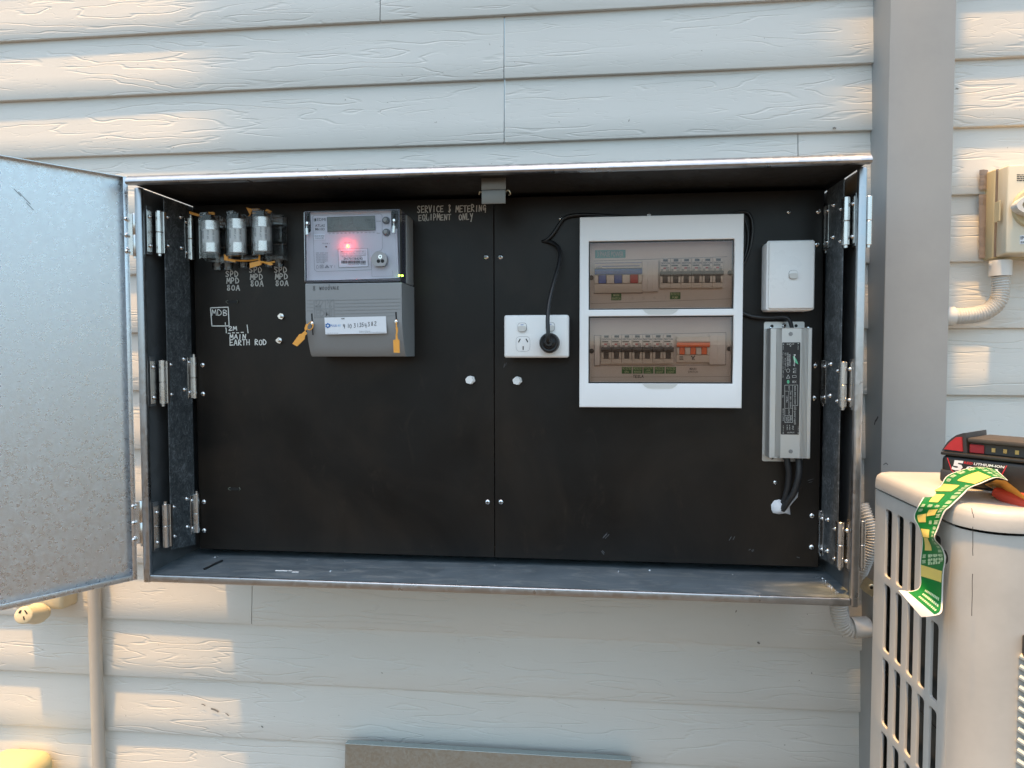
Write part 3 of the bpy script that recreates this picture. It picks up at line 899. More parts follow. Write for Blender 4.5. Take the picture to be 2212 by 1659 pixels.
# cable slots with a wire loop showing
for u, v in ((502, 652), (507, 1056)):
    mb = MB()
    p = at(u, v, YP)
    mb.plate(p.x - .010, p.x + .010, p.z - .0026, p.z + .0026, YP - .0003, YP + .001, .0025)
    o = mb.build('cable_slot', 'black', pl)
    mb = MB()
    for s in (-1, 1):
        mb.tube([(p.x + s * .0085, YP + .0005, p.z + .003), (p.x + s * .0112, YP - .0016, p.z + .001), (p.x + s * .0112, YP - .0016, p.z - .001), (p.x + s * .0085, YP + .0005, p.z - .003)], .0008, 6)
    mb.build('wire_loop', 'lcd', o)
# scuffs on the panel and marks of hands
mb = MB()
for u, v, a, l in ((1305, 1160, .8, .016), (1300, 1190, -.9, .009), (1620, 1190, .5, .006), (1718, 1201, -.3, .006), (1580, 1165, 1.1, .010), (1745, 1040, .3, .01), (1092, 790, 1.3, .009)):
    p = at(u, v, YP)
    mb = MB()
    for k in range(3):
        x, z = p.x + (rnd.random() - .5) * .008, p.z + (rnd.random() - .5) * .006
        mb.stroke([(x, z), (x + math.cos(a) * l * .6, z + math.sin(a) * l * .6)], 0.0006 + .0006 * rnd.random(), plane_y(YP, .0003 + .0001 * k))
    mb.build('scuff_mark', 'chalk', pr, 0)

# double-hinged returns between the sides and the panels
def zz(u, v, X): return at(u, v, X=X).z
ls = MB()
XL = 0.0265
ls.prism([(0.040, zz(362, 1190, XL)), (0.116, zz(421, 1162, XL) - 0.012), (0.116, PT - .004), (0.040, PT - .004)], 'x', XL, XL + .0015)
ls = ls.build('hinged_return', 'spangle', box)
XR = 1.1575
rs_ = MB()
rs_.prism([(0.034, zz(1808, 1225, XR)), (0.112, zz(1777, 1196, XR) - .01), (0.112, PT - .004), (0.034, PT - .004)], 'x', XR, XR + .0015)
rs_ = rs_.build('hinged_return', 'spangle', box)

def hinge(ax, ay, z1, z0, leaf_a, leaf_b, r=0.0056, pins=(), pin_top=False):
    """vertical butt hinge: knuckles round ax, ay from z0 to z1; each leaf is (x0, x1, y0, y1); pins are rivet (point, normal)"""
    mb = MB()
    zm = (z0 + z1) / 2
    for a, b in ((z0, zm - .0004), (zm + .0004, z1)):
        mb.lathe((ax, ay, a), (0, 0, 1), [(0, r * .9), (.0006, r), (b - a - .0006, r), (b - a, r * .9)], 18)
    mb.cyl((ax, ay, z0 - .004 if not pin_top else z0), (ax, ay, z1 + (.005 if pin_top else 0)), r * .62, 12)
    for lf in (leaf_a, leaf_b):
        if lf: mb.box(lf[0], lf[1], lf[2], lf[3], z0 + .001, z1 - .001, .0004, 1)
    h = mb.build('hinge', 'steel', box)
    for p, n_, *rr in pins:
        rivet('rivet', p, n_, rr[0] if rr else 0.0034, h)
    return h
# left: side to return, return to panel
for (u0, v0, v1) in ((344, 456, 548), (350, 778, 873), (357, 1089, 1183)):
    X, Y = 0.0215, 0.034
    z1, z0 = zz(u0, v0, X), zz(u0, v1, X)
    pins = []
    for dz in (.012, -.012):
        zc = (z1 if dz < 0 else z0) + dz
        pins.append(((0.0135, 0.021, zc), (1, 0, 0)))
        pins.append(((XL + .0015, 0.049, zc + .004), (1, 0, 0)))
    hinge(X, Y, z1, z0, (0.0115, 0.0130, 0.0135, 0.031), (XL + .0005, XL + .0030, 0.036, 0.043), pins=pins, pin_top=v0 > 1000)
    MB().box(0.0018, 0.0112, 0.0150, 0.030, z0 - .003, z1 + .006, .0004, 1).build('hinge_packer', 'galv_side', box)
for (v0, v1) in ((472, 562), (771, 861), (1069, 1155)):
    X, Y = 0.0300, 0.1195
    z1, z0 = zz(416, v0, X), zz(416, v1, X)
    pins = []
    for zc in (z1 - .010, z0 + .012):
        pins.append(((XL + .003, 0.1045, zc), (1, 0, 0)))
        pins.append(((XL + .0016, 0.090, zc + .006), (1, 0, 0), .0042))
    hinge(X, Y, z1, z0, (XL + .0016, XL + .0026, 0.101, 0.117), None, 0.0050, pins, True)
# right, mirrored
for (u0, v0, v1) in ((1832, 424, 528), (1825, 781, 881), (1819, 1129, 1229)):
    X, Y = 1.1600, 0.0265
    z1, z0 = zz(u0, v0, X), zz(u0, v1, X)
    pins = []
    for dz in (.012, -.012):
        zc = (z1 if dz < 0 else z0) + dz
        pins.append(((1.1668, 0.0185, zc), (-1, -.35, 0)))
        pins.append(((XR - .0002, 0.043, zc - .003), (-1, 0, 0)))
    hinge(X, Y, z1, z0, (1.1670, 1.1686, 0.0125, 0.0245), (XR - .0020, XR - .0003, 0.028, 0.037), pins=pins)
    MB().box(1.1688, W - T - .0001, 0.0125, 0.026, z0 - .003, z1 + .004, .0004, 1).build('hinge_packer', 'galv', box)
for (u0, v0, v1) in ((1788, 445, 540), (1780, 778, 872), (1774, 1102, 1196)):
    X, Y = 1.1600, 0.1185
    z1, z0 = zz(u0, v0, X), zz(u0, v1, X)
    pins = []
    for zc in (z1 - .010, z0 + .012):
        pins.append(((XR - .0013, 0.103, zc), (-1, 0, 0)))
        pins.append(((XR - .0001, 0.078, zc + .004), (-1, 0, 0), .0042))
    hinge(X, Y, z1, z0, (XR - .0012, XR - .0002, 0.099, 0.116), None, 0.0050, pins)
# outer door hinges: left pair carries the open door, right pair stands empty
for (v0, v1) in ((459, 552), (1083, 1177)):
    a, b = at(290, v0, -0.004), at(296, v1, -0.004)
    z1, z0 = a.z, b.z
    pins = []
    for k in range(3):
        zc = z1 - .012 - k * (z1 - z0 - .024) / 2
        pins.append(((0.0016, 0.0165, zc), (1, 0, 0), .0036))
        pins.append(((-0.0125, -0.0026, zc), (.3, -1, 0), .0030))
    hinge(-0.0035, 0.004, z1, z0, (-0.0165, -0.0040, -0.0020, -0.0006), (-0.0032, -0.0016, 0.006, 0.02), .0042, pins)
for (v0, v1) in ((423, 529), (1125, 1228)):
    z1, z0 = at(1874, v0, 0.004).z, at(1861, v1, 0.004).z
    hinge(1.1855, 0.006, z1, z0, (1.1806, 1.1818, 0.008, 0.03), (1.1868, 1.1880, 0.008, 0.02), .0046)

# the open left door: a shallow folded tray, turned about its hinge edge
dd = Vector((-0.574, -0.819, 0)).normalized()
nn = Vector((0.819, -0.574, 0)).normalized()
xf = Matrix(((dd.x, nn.x, 0, -0.0105), (dd.y, nn.y, 0, -0.001), (0, 0, 1, 0), (0, 0, 0, 1)))
DL, DZ0, DZ1 = 0.58, 0.0035, 0.6905
mb = MB(xf)
mb.box(0.0012, DL - .0012, -0.0135, -0.0123, DZ0 + .0012, DZ1 - .0012)
mb.box(0, DL, -0.0135, 0, DZ0, DZ0 + .0012)
mb.box(0, DL, -0.0135, 0, DZ1 - .0012, DZ1)
mb.box(0, .0012, -0.0135, 0, DZ0 + .0012, DZ1 - .0012)
mb.box(DL - .0012, DL, -0.0135, 0, DZ0 + .0012, DZ1 - .0012)
mb.box(0.0012, 0.0075, -0.0012, 0.0001, DZ0 + .0012, DZ1 - .0012, .0005)
mb.box(0.0076, DL - .0012, -0.0012, 0.0002, DZ0 + .0012, DZ0 + .009, .0005)
door = mb.build('door', 'galv_door', box)
for v in (471.5, 507, 542, 1095, 1131, 1167):
    z = at(272, v, -0.01).z
    p = xf @ Vector((0.0045, 0.0003, z))
    rivet('rivet', p, nn, .0036, door)
mb = MB(xf)
for u, v, L in ((40, 415, .02), (30, 408, .012), (57, 438, .012)):
    # a short scratch and its neighbours
    d = RIGHT * ((u - 1106) / FOC) + UP * (-(v - 829.5) / FOC) + FWD
    o_ = Vector((-0.0105, -0.001, 0)) + nn * -0.0122
    t = (o_ - CAM).dot(nn) / d.dot(nn)
    p = CAM + d * t - Vector((-0.0105, -0.001, 0))
    x, z = p.dot(dd), p.z
    mb.stroke([(x, z), (x - L * .75, z - L * .8)], 0.0008, lambda a, b: (a, -0.0121, b))
mb.build('scratch_mark', 'scuff', door, 0)

# ------------------------------------------------------------------ measuring helpers for close-ups of the photograph
def crop(ox, oy, s): return lambda x, y: ((ox + x * s) / 1.82278, (oy + y * s) / 1.82278)
def on_y(c, y): return lambda a, b: at(*c(a, b), Y=y)
def poly_on(mb, c, pts, y, thick):
    """a flat shape measured on the plane Y = y, given a real thickness towards the wall"""
    q = [at(*c(*p), Y=y) for p in pts]
    return mb.prism([(p.x, p.z) for p in q], 'y', y, y + thick)
def holed_plate(x0, x1, z0, z1, yf, yb, holes, bev=0.0, fillet=0.0, xf=None):
    xs = sorted({x0, x1} | {h[0] for h in holes} | {h[1] for h in holes})
    zs = sorted({z0, z1} | {h[2] for h in holes} | {h[3] for h in holes})
    b = bmesh.new()
    V = {}
    def vert(i, j):
        if (i, j) not in V: V[(i, j)] = b.verts.new((xs[i], yf, zs[j]))
        return V[(i, j)]
    for i in range(len(xs) - 1):
        for j in range(len(zs) - 1):
            cx, cz = (xs[i] + xs[i + 1]) / 2, (zs[j] + zs[j + 1]) / 2
            if any(h[0] < cx < h[1] and h[2] < cz < h[3] for h in holes): continue
            b.faces.new((vert(i, j), vert(i + 1, j), vert(i + 1, j + 1), vert(i, j + 1)))
    ex = bmesh.ops.extrude_face_region(b, geom=list(b.faces))
    for g in ex['geom']:
        if isinstance(g, bmesh.types.BMVert): g.co.y = yb
    bmesh.ops.recalc_face_normals(b, faces=b.faces)
    if bev:
        es = [e for e in b.edges if all(abs(v.co.y - yf) < 1e-7 for v in e.verts) and len(e.link_faces) == 2 and e.calc_face_angle(0) > 1]
        bmesh.ops.bevel(b, geom=es, offset=bev, segments=3, profile=0.5, affect='EDGES')
    mb = MB(xf)
    mb.bm(b)
    if fillet:
        for h in holes:
            for cx, cz, sx, sz in ((h[0], h[2], 1, 1), (h[1], h[2], -1, 1), (h[1], h[3], -1, -1), (h[0], h[3], 1, -1)):
                pts = [(cx, cz)]
                for k in range(5):
                    a = R(90 * k / 4)
                    pts.append((cx + sx * fillet * (1 - math.sin(a)), cz + sz * fillet * (1 - math.cos(a))))
                mb.prism(pts, 'y', yf + 0.0002, yb - 0.0001)
    return mb

# ------------------------------------------------------------------ service fuses
fuse_defs = (
    (456, 478, 547, 465, 558, 484, 'left-hand clear service fuse with its strap seal sticking out at the top left', 0.0),
    (514, 474, 548, 462, 553, 541, 'clear service fuse in the middle of the row of three', 0.012),
    (568.5, 470, 545, 457, 551, 591, 'clear service fuse nearest the electricity meter with its long side showing', -0.004))
for uc, c0, c1, h0, h1, ur, lab, rot in fuse_defs:
    ya = 0.086
    ctr = at(uc, (c0 + c1) / 2, ya)
    zt, zb = at(uc, c0, ya).z, at(uc, c1, ya).z
    ht, hb = at(uc, h0, 0.074).z, at(uc, h1, 0.074).z
    f = thing('service_fuse', lab, 'fuse', (ctr.x, YP, (zt + zb) / 2), 'service fuses above the marker lettering')
    x0, x1 = ctr.x - 0.0185, ctr.x + 0.0185
    mb = MB()
    prof = [(x0, YP - .0005), (x0, 0.078), (x0 + .008, 0.0675), (x1 - .008, 0.0675), (x1, 0.078), (x1, YP - .0005)]
    mb.prism(prof, 'z', hb, ht)
    mb.box(x0 + .006, x1 - .017, 0.0695, 0.086, ht + .0002, ht + .005, .001)
    mb.build('housing', 'fuse_clear', f, 20)
    mb = MB()
    bx = at(630, 500, YP).x - at(591, 500, 0.07).x
    for k, (a, b) in enumerate(((hb - .004, hb + .026), (hb + .027, ht - .02), (ht - .019, ht + .001))):
        mb.box(x0 + .012, x1 + .009, 0.1065 - .004 * (k == 1), YP - .0002, a, b, .0012)
    mb.build('base', 'fuse_clear', f, 20)
    for dx in (-0.004, 0.016):
        MB().lathe((ctr.x + dx, 0.1135, hb - .016), (0, 0, 1), [(0, .0088), (.0118, .0092)], 16).build('terminal_shroud', 'fuse_clear', f)
    k1, k2 = zb + (zt - zb) * .30, zb + (zt - zb) * .71
    r = 0.0156
    MB().lathe((ctr.x, ya, k2), (0, 0, 1), [(0, r), (zt - k2 - .001, r), (zt - k2, r * .93)], 28).build('end_cap', 'fuse_steel', f)
    MB().lathe((ctr.x, ya, zb), (0, 0, 1), [(0, r * .93), (.001, r), (k1 - zb, r)], 28).build('end_cap', 'fuse_steel', f)
    bnd = MB().lathe((ctr.x, ya, k1 + .0001), (0, 0, 1), [(0, r * .97), (k2 - k1 - .0002, r * .97)], 28).build('cartridge_band', 'fuse_band', f)
    mb = MB()
    def cyl_fr(off, size):
        # print running down the barrel
        def g(a, b):
            ang = off + b / (r * .975)
            return (ctr.x + math.sin(ang) * r * .978, ya - math.cos(ang) * r * .978, (k1 + k2) / 2 - a)
        return g
    hh = (k2 - k1) / 2
    text(mb, '80A gG', cyl_fr(.15, 1), -hh * .85, hh * .5, -.0018, .0018)
    text(mb, 'SFBB 3037', cyl_fr(.75, 1), -hh * .9, hh * .8, -.0015, .0015)
    lines(mb, 3, cyl_fr(-.6, 1), -hh * .8, hh * .5, -.003, .003, 4)
    mb.build('printed_text', 'ink_grey', bnd, 0)

# orange strap seals on the fuses
c4f = crop(700, 750, .3917)
def strap_seal(label, y, shapes, strap=None, r=0.0011, c=c4f, ysh=0.0016):
    q = at(*c(*shapes[0][0]), Y=y)
    s = thing('strap_seal', label, 'seal', q, 'orange strap seals')
    for i, sh in enumerate(shapes):
        mb = poly_on(MB(), c, sh, y - .0006 * i, ysh)
        mb.build('tag' if i == 0 else 'lock_head', 'orange', s, 20)
    for st in strap or ():
        MB().tube([at(*c(p[0], p[1]), Y=y + p[2]) for p in st], r, 8).build('strap', 'orange', s)
    return s
strap_seal('orange strap seal poking out left above the left-hand service fuse', 0.084, [[(113, 214), (120, 210), (252, 248), (240, 270), (118, 236)], [(308, 214), (330, 218), (350, 214), (371, 222), (368, 262), (308, 248)]])
strap_seal('orange strap seal fanned out above the service fuse nearest the meter', 0.084, [[(686, 170), (800, 198), (840, 212), (735, 240), (705, 262), (722, 240)], [(868, 212), (895, 186), (943, 208), (925, 234)]])
strap_seal('orange strap seal hanging below between the left and middle service fuses', 0.088, [[(464, 640), (505, 662), (500, 690), (580, 702), (578, 722), (466, 700)]], [[(500, 690, 0), (600, 704, .01), (720, 705, .012), (820, 690, .004)]], .0016)
strap_seal('orange strap seal with a flat tag lying under the service fuse nearest the meter', 0.086, [[(722, 728), (832, 704), (850, 716), (836, 748), (724, 780)], [(868, 712), (930, 722), (958, 742), (930, 754), (880, 738)]], [[(836, 722, 0), (860, 720, -.002), (900, 730, 0), (975, 716, .006)], [(818, 706, 0), (822, 660, .003)]], .0018)

# ------------------------------------------------------------------ electricity meter
YM = 0.0390
c5, c6 = crop(1150, 780, .24864), crop(1150, 1080, .24864)
meter = thing('electricity_meter', 'grey electricity meter with a clear front cover and a lit red pulse lamp', 'electricity meter', at(770, 615, YP))
g5 = lambda x, y, Y=YM: at(*c5(x, y), Y=Y)
mx0, mx1 = (g5(180, 700).x + g5(215, 1320).x) / 2 - .001, (g5(1690, 200).x + g5(1725, 1300).x) / 2
mz1, mz0 = (g5(200, 205).z + g5(1680, 175).z) / 2, (g5(215, 1340).z + g5(1720, 1310).z) / 2
bk = at(*c5(1912, 900), Y=0.118)
MB().box(mx0 + .003, bk.x, 0.079, YP - .0004, mz0 - .001, mz1 - .001, .003).build('base', 'cover_grey', meter)
# translucent cover: rim walls, then the clear front sheet
mb = holed_plate(mx0, mx1, mz0, mz1, YM, YM + 0.012, [(g5(222, 700).x, g5(1690, 700).x, g5(900, 1290).z, g5(900, 212).z)], .002)
mb.box(mx0, mx0 + .0015, YM + .0122, 0.0788, mz0, mz1)
mb.box(mx1 - .0015, mx1, YM + .0122, 0.0788, mz0, mz1)
mb.box(mx0 + .0016, mx1 - .0016, YM + .0122, 0.0788, mz1 - .0015, mz1)
mb.box(mx0 + .0016, mx1 - .0016, YM + .0122, 0.0788, mz0, mz0 + .0015)
cov = mb.build('clear_cover', 'meter_edge', meter)
MB().box(g5(222, 700).x + .0004, g5(1690, 700).x - .0004, YM + .001, YM + .0022, g5(900, 1290).z + .0004, g5(900, 212).z - .0004).build('cover_pane', 'meter_clear', cov)
YF = 0.0475
mb = MB()
poly_on(mb, c5, [(292, 236), (1563, 192), (1574, 485), (1662, 484), (1690, 1266), (246, 1306), (216, 592), (300, 522)], YF, .004)
fp = mb.build('faceplate', 'faceplate', meter, 20)
f5 = on_y(c5, YF - .0004)
def seg_lines(mb, pts, w, fr, closed=False):
    q = pts + [pts[0]] if closed else pts
    for a, b in zip(q[:-1], q[1:]): mb.stroke([a, b], w, fr)
    return mb
mb = MB()
seg_lines(mb, [(325, 300), (345, 275), (1400, 250), (1425, 275), (1430, 790), (1410, 830), (1330, 850), (1275, 900), (1255, 960), (1258, 1135), (390, 1165), (355, 1130), (325, 300)], 4, f5)
seg_lines(mb, [(1262, 1135), (1265, 1240), (1600, 1235), (1590, 1150)], 3, f5)
mb.build('panel_outline', 'ink_grey', fp, 0)
mb = MB()
text(mb, 'EDMI', f5, 400, 532, 362, 316)
text(mb, 'ATLAS', f5, 365, 518, 455, 414, .008)
text(mb, 'Mk10D', f5, 367, 518, 512, 472, .008)
for k in range(3):
    mb.add([f5(345, 326 + k * 16), f5(352 + 8, 326 + k * 16), f5(360, 336 + k * 16), f5(345, 336 + k * 16)], [[0, 1, 2, 3]])
mb.add([f5(362, 322), f5(384, 321), f5(384, 366), f5(362, 367)], [[0, 1, 2, 3]])
for k in range(12):
    x = 582 + k * 63.5
    text(mb, 'E%d' % (k + 1), f5, x, x + (26 if k < 9 else 36), 568 - k * 1.6, 549 - k * 1.6)
text(mb, 'Scroll', f5, 1330, 1400, 374, 358)
text(mb, 'Select', f5, 1340, 1398, 562, 546)
text(mb, 'PULSE 1', f5, 482, 596, 728, 710)
text(mb, 'PULSE 2', f5, 830, 942, 718, 700)
mb.build('printed_text', 'ink', fp, 0)
mb = MB()
for k, s in enumerate(('10kV  ACM  UC3', 'IEC/AS 62052-11', 'IEC/AS 62053-21', 'IEC/AS 62053-22', 'IEC/AS 62053-23', 'IEC/AS 62056-21', 'NMI 14/2/88')):
    y = 858 + k * 25.5
    text(mb, s, f5, 380 + k * 1.4, (565 if k < 6 else 512), y + 18, y)
seg_lines(mb, [(386, 1112), (386, 1075), (400, 1060), (415, 1075), (416, 1111)], 5, f5, True)
seg_lines(mb, [(443, 1108), (443, 1062), (492, 1060), (493, 1106)], 7, f5, True)
seg_lines(mb, [(460, 1092), (460, 1078), (477, 1077), (477, 1091)], 6, f5, True)
seg_lines(mb, [(520, 1105), (552, 1060), (585, 1102)], 7, f5, True)
seg_lines(mb, [(540, 1095), (555, 1078), (568, 1092)], 9, f5)
seg_lines(mb, [(598, 1065), (620, 1080), (642, 1062)], 6, f5)
seg_lines(mb, [(620, 1080), (622, 1104)], 8, f5)
seg_lines(mb, [(674, 1062), (676, 1102)], 4, f5)
mb.build('printed_text', 'ink_grey', fp, 0)
mb = MB()
poly_on(mb, c5, [(342, 572), (520, 566), (522, 656), (346, 661)], YF - .0012, .001)
lb = mb.build('label_sticker', 'paper', fp, 0)
mb = MB()
f5b = on_y(c5, YF - .0016)
text(mb, 'PLUS ES ETD', f5b, 358, 510, 609, 590, .01)
text(mb, 'Industrial SIM', f5b, 370, 496, 640, 624, .01)
mb.build('printed_text', 'ink', lb, 0)
mb = MB()
poly_on(mb, c5, [(727, 808), (1194, 795), (1206, 1084), (740, 1100)], YF - .0012, .001)
lb = mb.build('label_sticker', 'paper', fp, 0)
mb = MB()
seg_lines(mb, [(727, 808), (1194, 795), (1206, 1084), (740, 1100)], 4, f5b, True)
text(mb, 'MK13-10-113-27-J11-201021-400', f5b, 780, 1142, 864, 842, .006)
text(mb, '3x230V/400V 10(100)A 50Hz Cl.1 Wh Cl.2 varh', f5b, 780, 1160, 886, 872)
text(mb, '3-wire, three element, Direct Connection', f5b, 782, 1160, 908, 894)
text(mb, 'Direct Connect Whole Current Meter', f5b, 790, 1105, 936, 920)
text(mb, 'SN:701384292', f5b, 817, 1118, 978, 942, .012)
text(mb, 'MADE IN MALAYSIA   MAR 2024', f5b, 885, 1166, 1056, 1040)
seg_lines(mb, [(768, 838), (1160, 830), (1162, 908), (770, 916)], 2, f5b, True)
x = 782
rb = random.Random(5)
while x < 1164:
    w = rb.choice((3, 4, 6, 9, 11))
    mb.add([f5b(x, 990), f5b(min(x + w, 1166), 989), f5b(min(x + w, 1166), 1034), f5b(x, 1036)], [[0, 1, 2, 3]])
    x += w + rb.choice((3, 4, 6))
mb.build('printed_text', 'ink', lb, 0)
# display
mb = MB()
poly_on(mb, c5, [(555, 304), (1308, 280), (1318, 508), (564, 534)], YF - .0010, .001)
lcd = mb.build('display', 'lcd', meter, 0)
mb = MB()
fl_ = on_y(c5, YF - .0013)
text(mb, 'kW h', fl_, 1152, 1298, 368, 322)
def digit(mb, d, x, y, w, h, t=7):
    S = {'0': 'abcdef', '1': 'bc', '3': 'abcdg'}[d]
    L = {'a': [(0, 0), (w, 0)], 'b': [(w, 0), (w, h / 2)], 'c': [(w, h / 2), (w, h)], 'd': [(0, h), (w, h)], 'e': [(0, h / 2), (0, h)], 'f': [(0, 0), (0, h / 2)], 'g': [(0, h / 2), (w, h / 2)]}
    for k in S:
        a, b = L[k]
        mb.stroke([(x + a[0] * .94 + .03 * w, y + a[1] * .96 + 1), (x + b[0] * .94 + .03 * w, y + b[1] * .96 + 1)], t, fl_)
digit(mb, '0', 1218, 388, 40, 84)
digit(mb, '0', 1276, 386, 34, 82)
mb.stroke([(1266, 468), (1270, 468)], 6, fl_)
digit(mb, '1', 570, 434, 30, 62, 4)
digit(mb, '3', 612, 432, 42, 62, 4)
mb.stroke([(655, 510), (661, 510)], 8, fl_)
mb.stroke([(590, 512), (596, 512)], 8, fl_)
for k in range(7):
    mb.stroke([(612 + k * 28, 352 - k * 2), (630 + k * 28, 344 - k * 2)], 6, fl_)
seg_lines(mb, [(555, 304), (1308, 280), (1318, 508), (564, 534)], 8, fl_, True)
mb.build('display_text', 'lcd_dark', lcd, 0)
# buttons, lamps, optical port, seals' slots
for (x, y) in ((1491, 357), (1498, 545)):
    p = g5(x, y, YF)
    o = MB().lathe(p, (0, -1, 0), [(0, .0064), (.0032, .0061), (.0036, .0046)], 24).build('button', 'meter_base', meter)
    MB().lathe(p + Vector((0, -.0036, 0)), (0, -1, 0), [(0, .0038), (.0036, .0036), (.0044, .0028)], 20).build('button_cap', 'cover_grey', o)
p = g5(540, 771, YF)
MB().lathe(p, (0, -1, 0), [(0, .0016), (.001, .0014)], 14).build('pulse_lamp', 'led_off', meter)
p = g5(884, 762, YF)
lamp = MB().lathe(p, (0, -1, 0), [(0, .0030), (.0008, .0027), (.0014, .0018)], 18).build('pulse_lamp', 'led_red', meter)
MB().lathe(p + Vector((0, -.0015, 0)), (0, -1, 0), [(0, .0014), (.0006, .0010), (.0008, .0004)], 14).build('lamp_core', 'led_core', lamp)
ld = bpy.data.lights.new('pulse_lamp_light', 'POINT')
ld.energy = 0.0075
ld.color = (1.0, 0.05, 0.06)
ld.shadow_soft_size = 0.0016
lo_ = bpy.data.objects.new('pulse_lamp_light', ld)
COL.objects.link(lo_)
lo_.parent = meter
lo_.location = p + Vector((0, -.0052, 0)) - meter.location
for x in (1696, 1743):
    p = g5(x, 1226 + (x - 1696) * .04, YM)
    MB().lathe(p + Vector((.0002, .0004, 0)), (0, -1, 0), [(0, .0016), (.0010, .0014), (.0014, .0007)], 14).build('status_lamp', 'led_green', meter)
p = g5(1405, 985, YF)
po = MB()
rr = .0136
pts = [(p.x + rr * math.cos(a), p.z + rr * math.sin(a)) for a in [R(-54 + k * 288 / 30) for k in range(31)]]
po.prism(pts, 'y', YF - .0105, YF)
po = po.build('optical_port', 'port_grey', meter)
mb = MB()
for x, y, r_ in ((1368, 998, .0031), (1432, 997, .0031)):
    q = g5(x, y, YF - .0105)
    mb.lathe(q, (0, -1, 0), [(0, r_), (.0002, r_)], 16)
    mb.build('port_hole', 'black', po)
    mb = MB()
q = g5(1397, 930, YF - .0105)
mb.lathe(q, (0, -1, 0), [(0, .0036), (.0008, .0034)], 18)
mb.cur = 1
y = q.y - .0009
for a, b in ((.0019, .0005), (.0005, .0019)):
    mb.add([(q.x - a, y - b * .02, q.z - b), (q.x + a, y - b * .02, q.z - b), (q.x + a, y - b * .02, q.z + b), (q.x - a, y - b * .02, q.z + b)], [[0, 1, 2, 3]])
mb.build('port_screw', ['rivet', 'scuff'], po)
# oval approval mark on the side of the meter base
mb = MB()
sx = mx1 + .0003
sp_ = at(*c5(1822, 1130), X=mx1)
def sfr(a, b): return (sx, sp_.y + a, sp_.z + b)
el = [(.0085 * math.cos(R(k * 15)), .0115 * math.sin(R(k * 15))) for k in range(25)]
mb.stroke(el, .0011, sfr)
mb.stroke([(.004, .006), (-.003, .004), (.003, -.004), (-.004, -.006)], .0016, sfr)
mb.build('approval_mark', 'paper', meter, 0)

# terminal cover: upright front that slopes back towards its foot
g6 = lambda x, y, Y=YM - .001: at(*c6(x, y), Y=Y)
tx0, tx1 = g6(212, 300).x, g6(1735, 300).x
tz1 = (g6(207, 152).z + g6(1725, 115).z) / 2 - .0004
tz0 = at(*c6(1000, 1302), Y=.062).z
zk = g6(1000, 700).z
ytop, yft = YM - .001, 0.062
prof = [(YP - .0004, tz1), (ytop + .002, tz1), (ytop, tz1 - .002), (ytop, zk)]
for k in range(1, 6):
    t = k / 5
    prof.append((ytop + (yft - .004 - ytop) * t ** 1.6, zk + (tz0 + .004 - zk) * t))
prof += [(yft + .001, tz0), (YP - .0004, tz0)]
tc_ = MB().prism(prof, 'x', tx0, tx1).build('terminal_cover', 'cover_grey', meter, 30)
mb = MB()
fe = on_y(c6, ytop - .0005)
for k in range(5):
    y = 412 + k * 54.5
    if k < 4: mb.stroke([(235, y + 2), (328, y + 1)], 9, fe)
    mb.stroke([(678, y - 2), (1712 if k < 4 else 1615, y - 26)], 9, fe)
mb.stroke([(678, 678), (1615, 655)], 8, fe)
seg_lines(mb, [(345, 412), (660, 405), (665, 676), (357, 686)], 10, fe, True)
mb.stroke([(345, 548), (655, 545)], 8, fe)
for a in ([(395, 412), (380, 412), (382, 470)], [(440, 412), (425, 470), (378, 505)], [(490, 408), (470, 470), (435, 505)], [(525, 408), (528, 545)], [(560, 408), (575, 430), (560, 470)], [(645, 406), (600, 440), (590, 500)]):
    mb.stroke(a, 9, fe)
for x, y in ((380, 518), (434, 516), (604, 512)):
    mb.stroke([(x + 17 * math.cos(R(k * 30)), y + 17 * math.sin(R(k * 30))) for k in range(13)], 8, fe)
text(mb, 'EDMI', fe, 375, 632, 668, 560, .01)
mb.build('embossed_emblem', 'emboss', tc_, 0)
mb = MB()
pen(mb, '8', fe, 322, 382, 252, 184, 6)
pen(mb, 'wood', fe, 430, 605, 244, 170, 6)
pen(mb, 'VALE', fe, 608, 745, 238, 190, 6)
mb.build('marker_writing', 'ink', tc_, 0)
for pts in ([(300, 622), (322, 620), (340, 962), (320, 962)], [(1632, 597), (1656, 596), (1664, 740), (1642, 742)]):
    mb = poly_on(MB(), c6, pts, ytop - .0004, .0003)
    mb.build('seal_slot', 'black', tc_, 0)
mb = poly_on(MB(), c6, [(512, 686), (1485, 664), (1498, 934), (528, 952)], ytop - .0008, .0006)
lb = mb.build('label_sticker', 'paper', tc_, 0)
fl2 = on_y(c6, ytop - .0012)
mb = MB()
text(mb, 'NMI', fl2, 778, 830, 714, 692, .012)
text(mb, 'https://pluses.com.au/', fl2, 548, 728, 938, 926)
text(mb, 'Property of PLUS ES', fl2, 1062, 1238, 908, 894)
text(mb, 'Seals may only be broken by authorised personnel', fl2, 1066, 1480, 926, 910)
for i, (s, x, y) in enumerate(zip('41031354382', (805, 870, 905, 972, 1020, 1060, 1098, 1145, 1195, 1248, 1298), (850, 846, 852, 840, 836, 832, 830, 842, 820, 812, 808))):
    pen(mb, s, fl2, x, x + 44, y, y - 62, 7, 0)
mb.build('printed_text', 'ink', lb, 0)
mb = MB()
q = [(565 + 26 * math.cos(R(k * 20)), 812 + 26 * math.sin(R(k * 20))) for k in range(19)]
mb.stroke(q, 17, fl2)
for k in range(6):
    a = R(k * 60 + 30)
    mb.stroke([(565 + 28 * math.cos(a), 812 + 28 * math.sin(a)), (565 + 35 * math.cos(a), 812 + 35 * math.sin(a))], 18, fl2)
text(mb, 'PLUS', fl2, 608, 706, 828, 796, .015)
mb.build('printed_emblem', 'blue_ink', lb, 0)
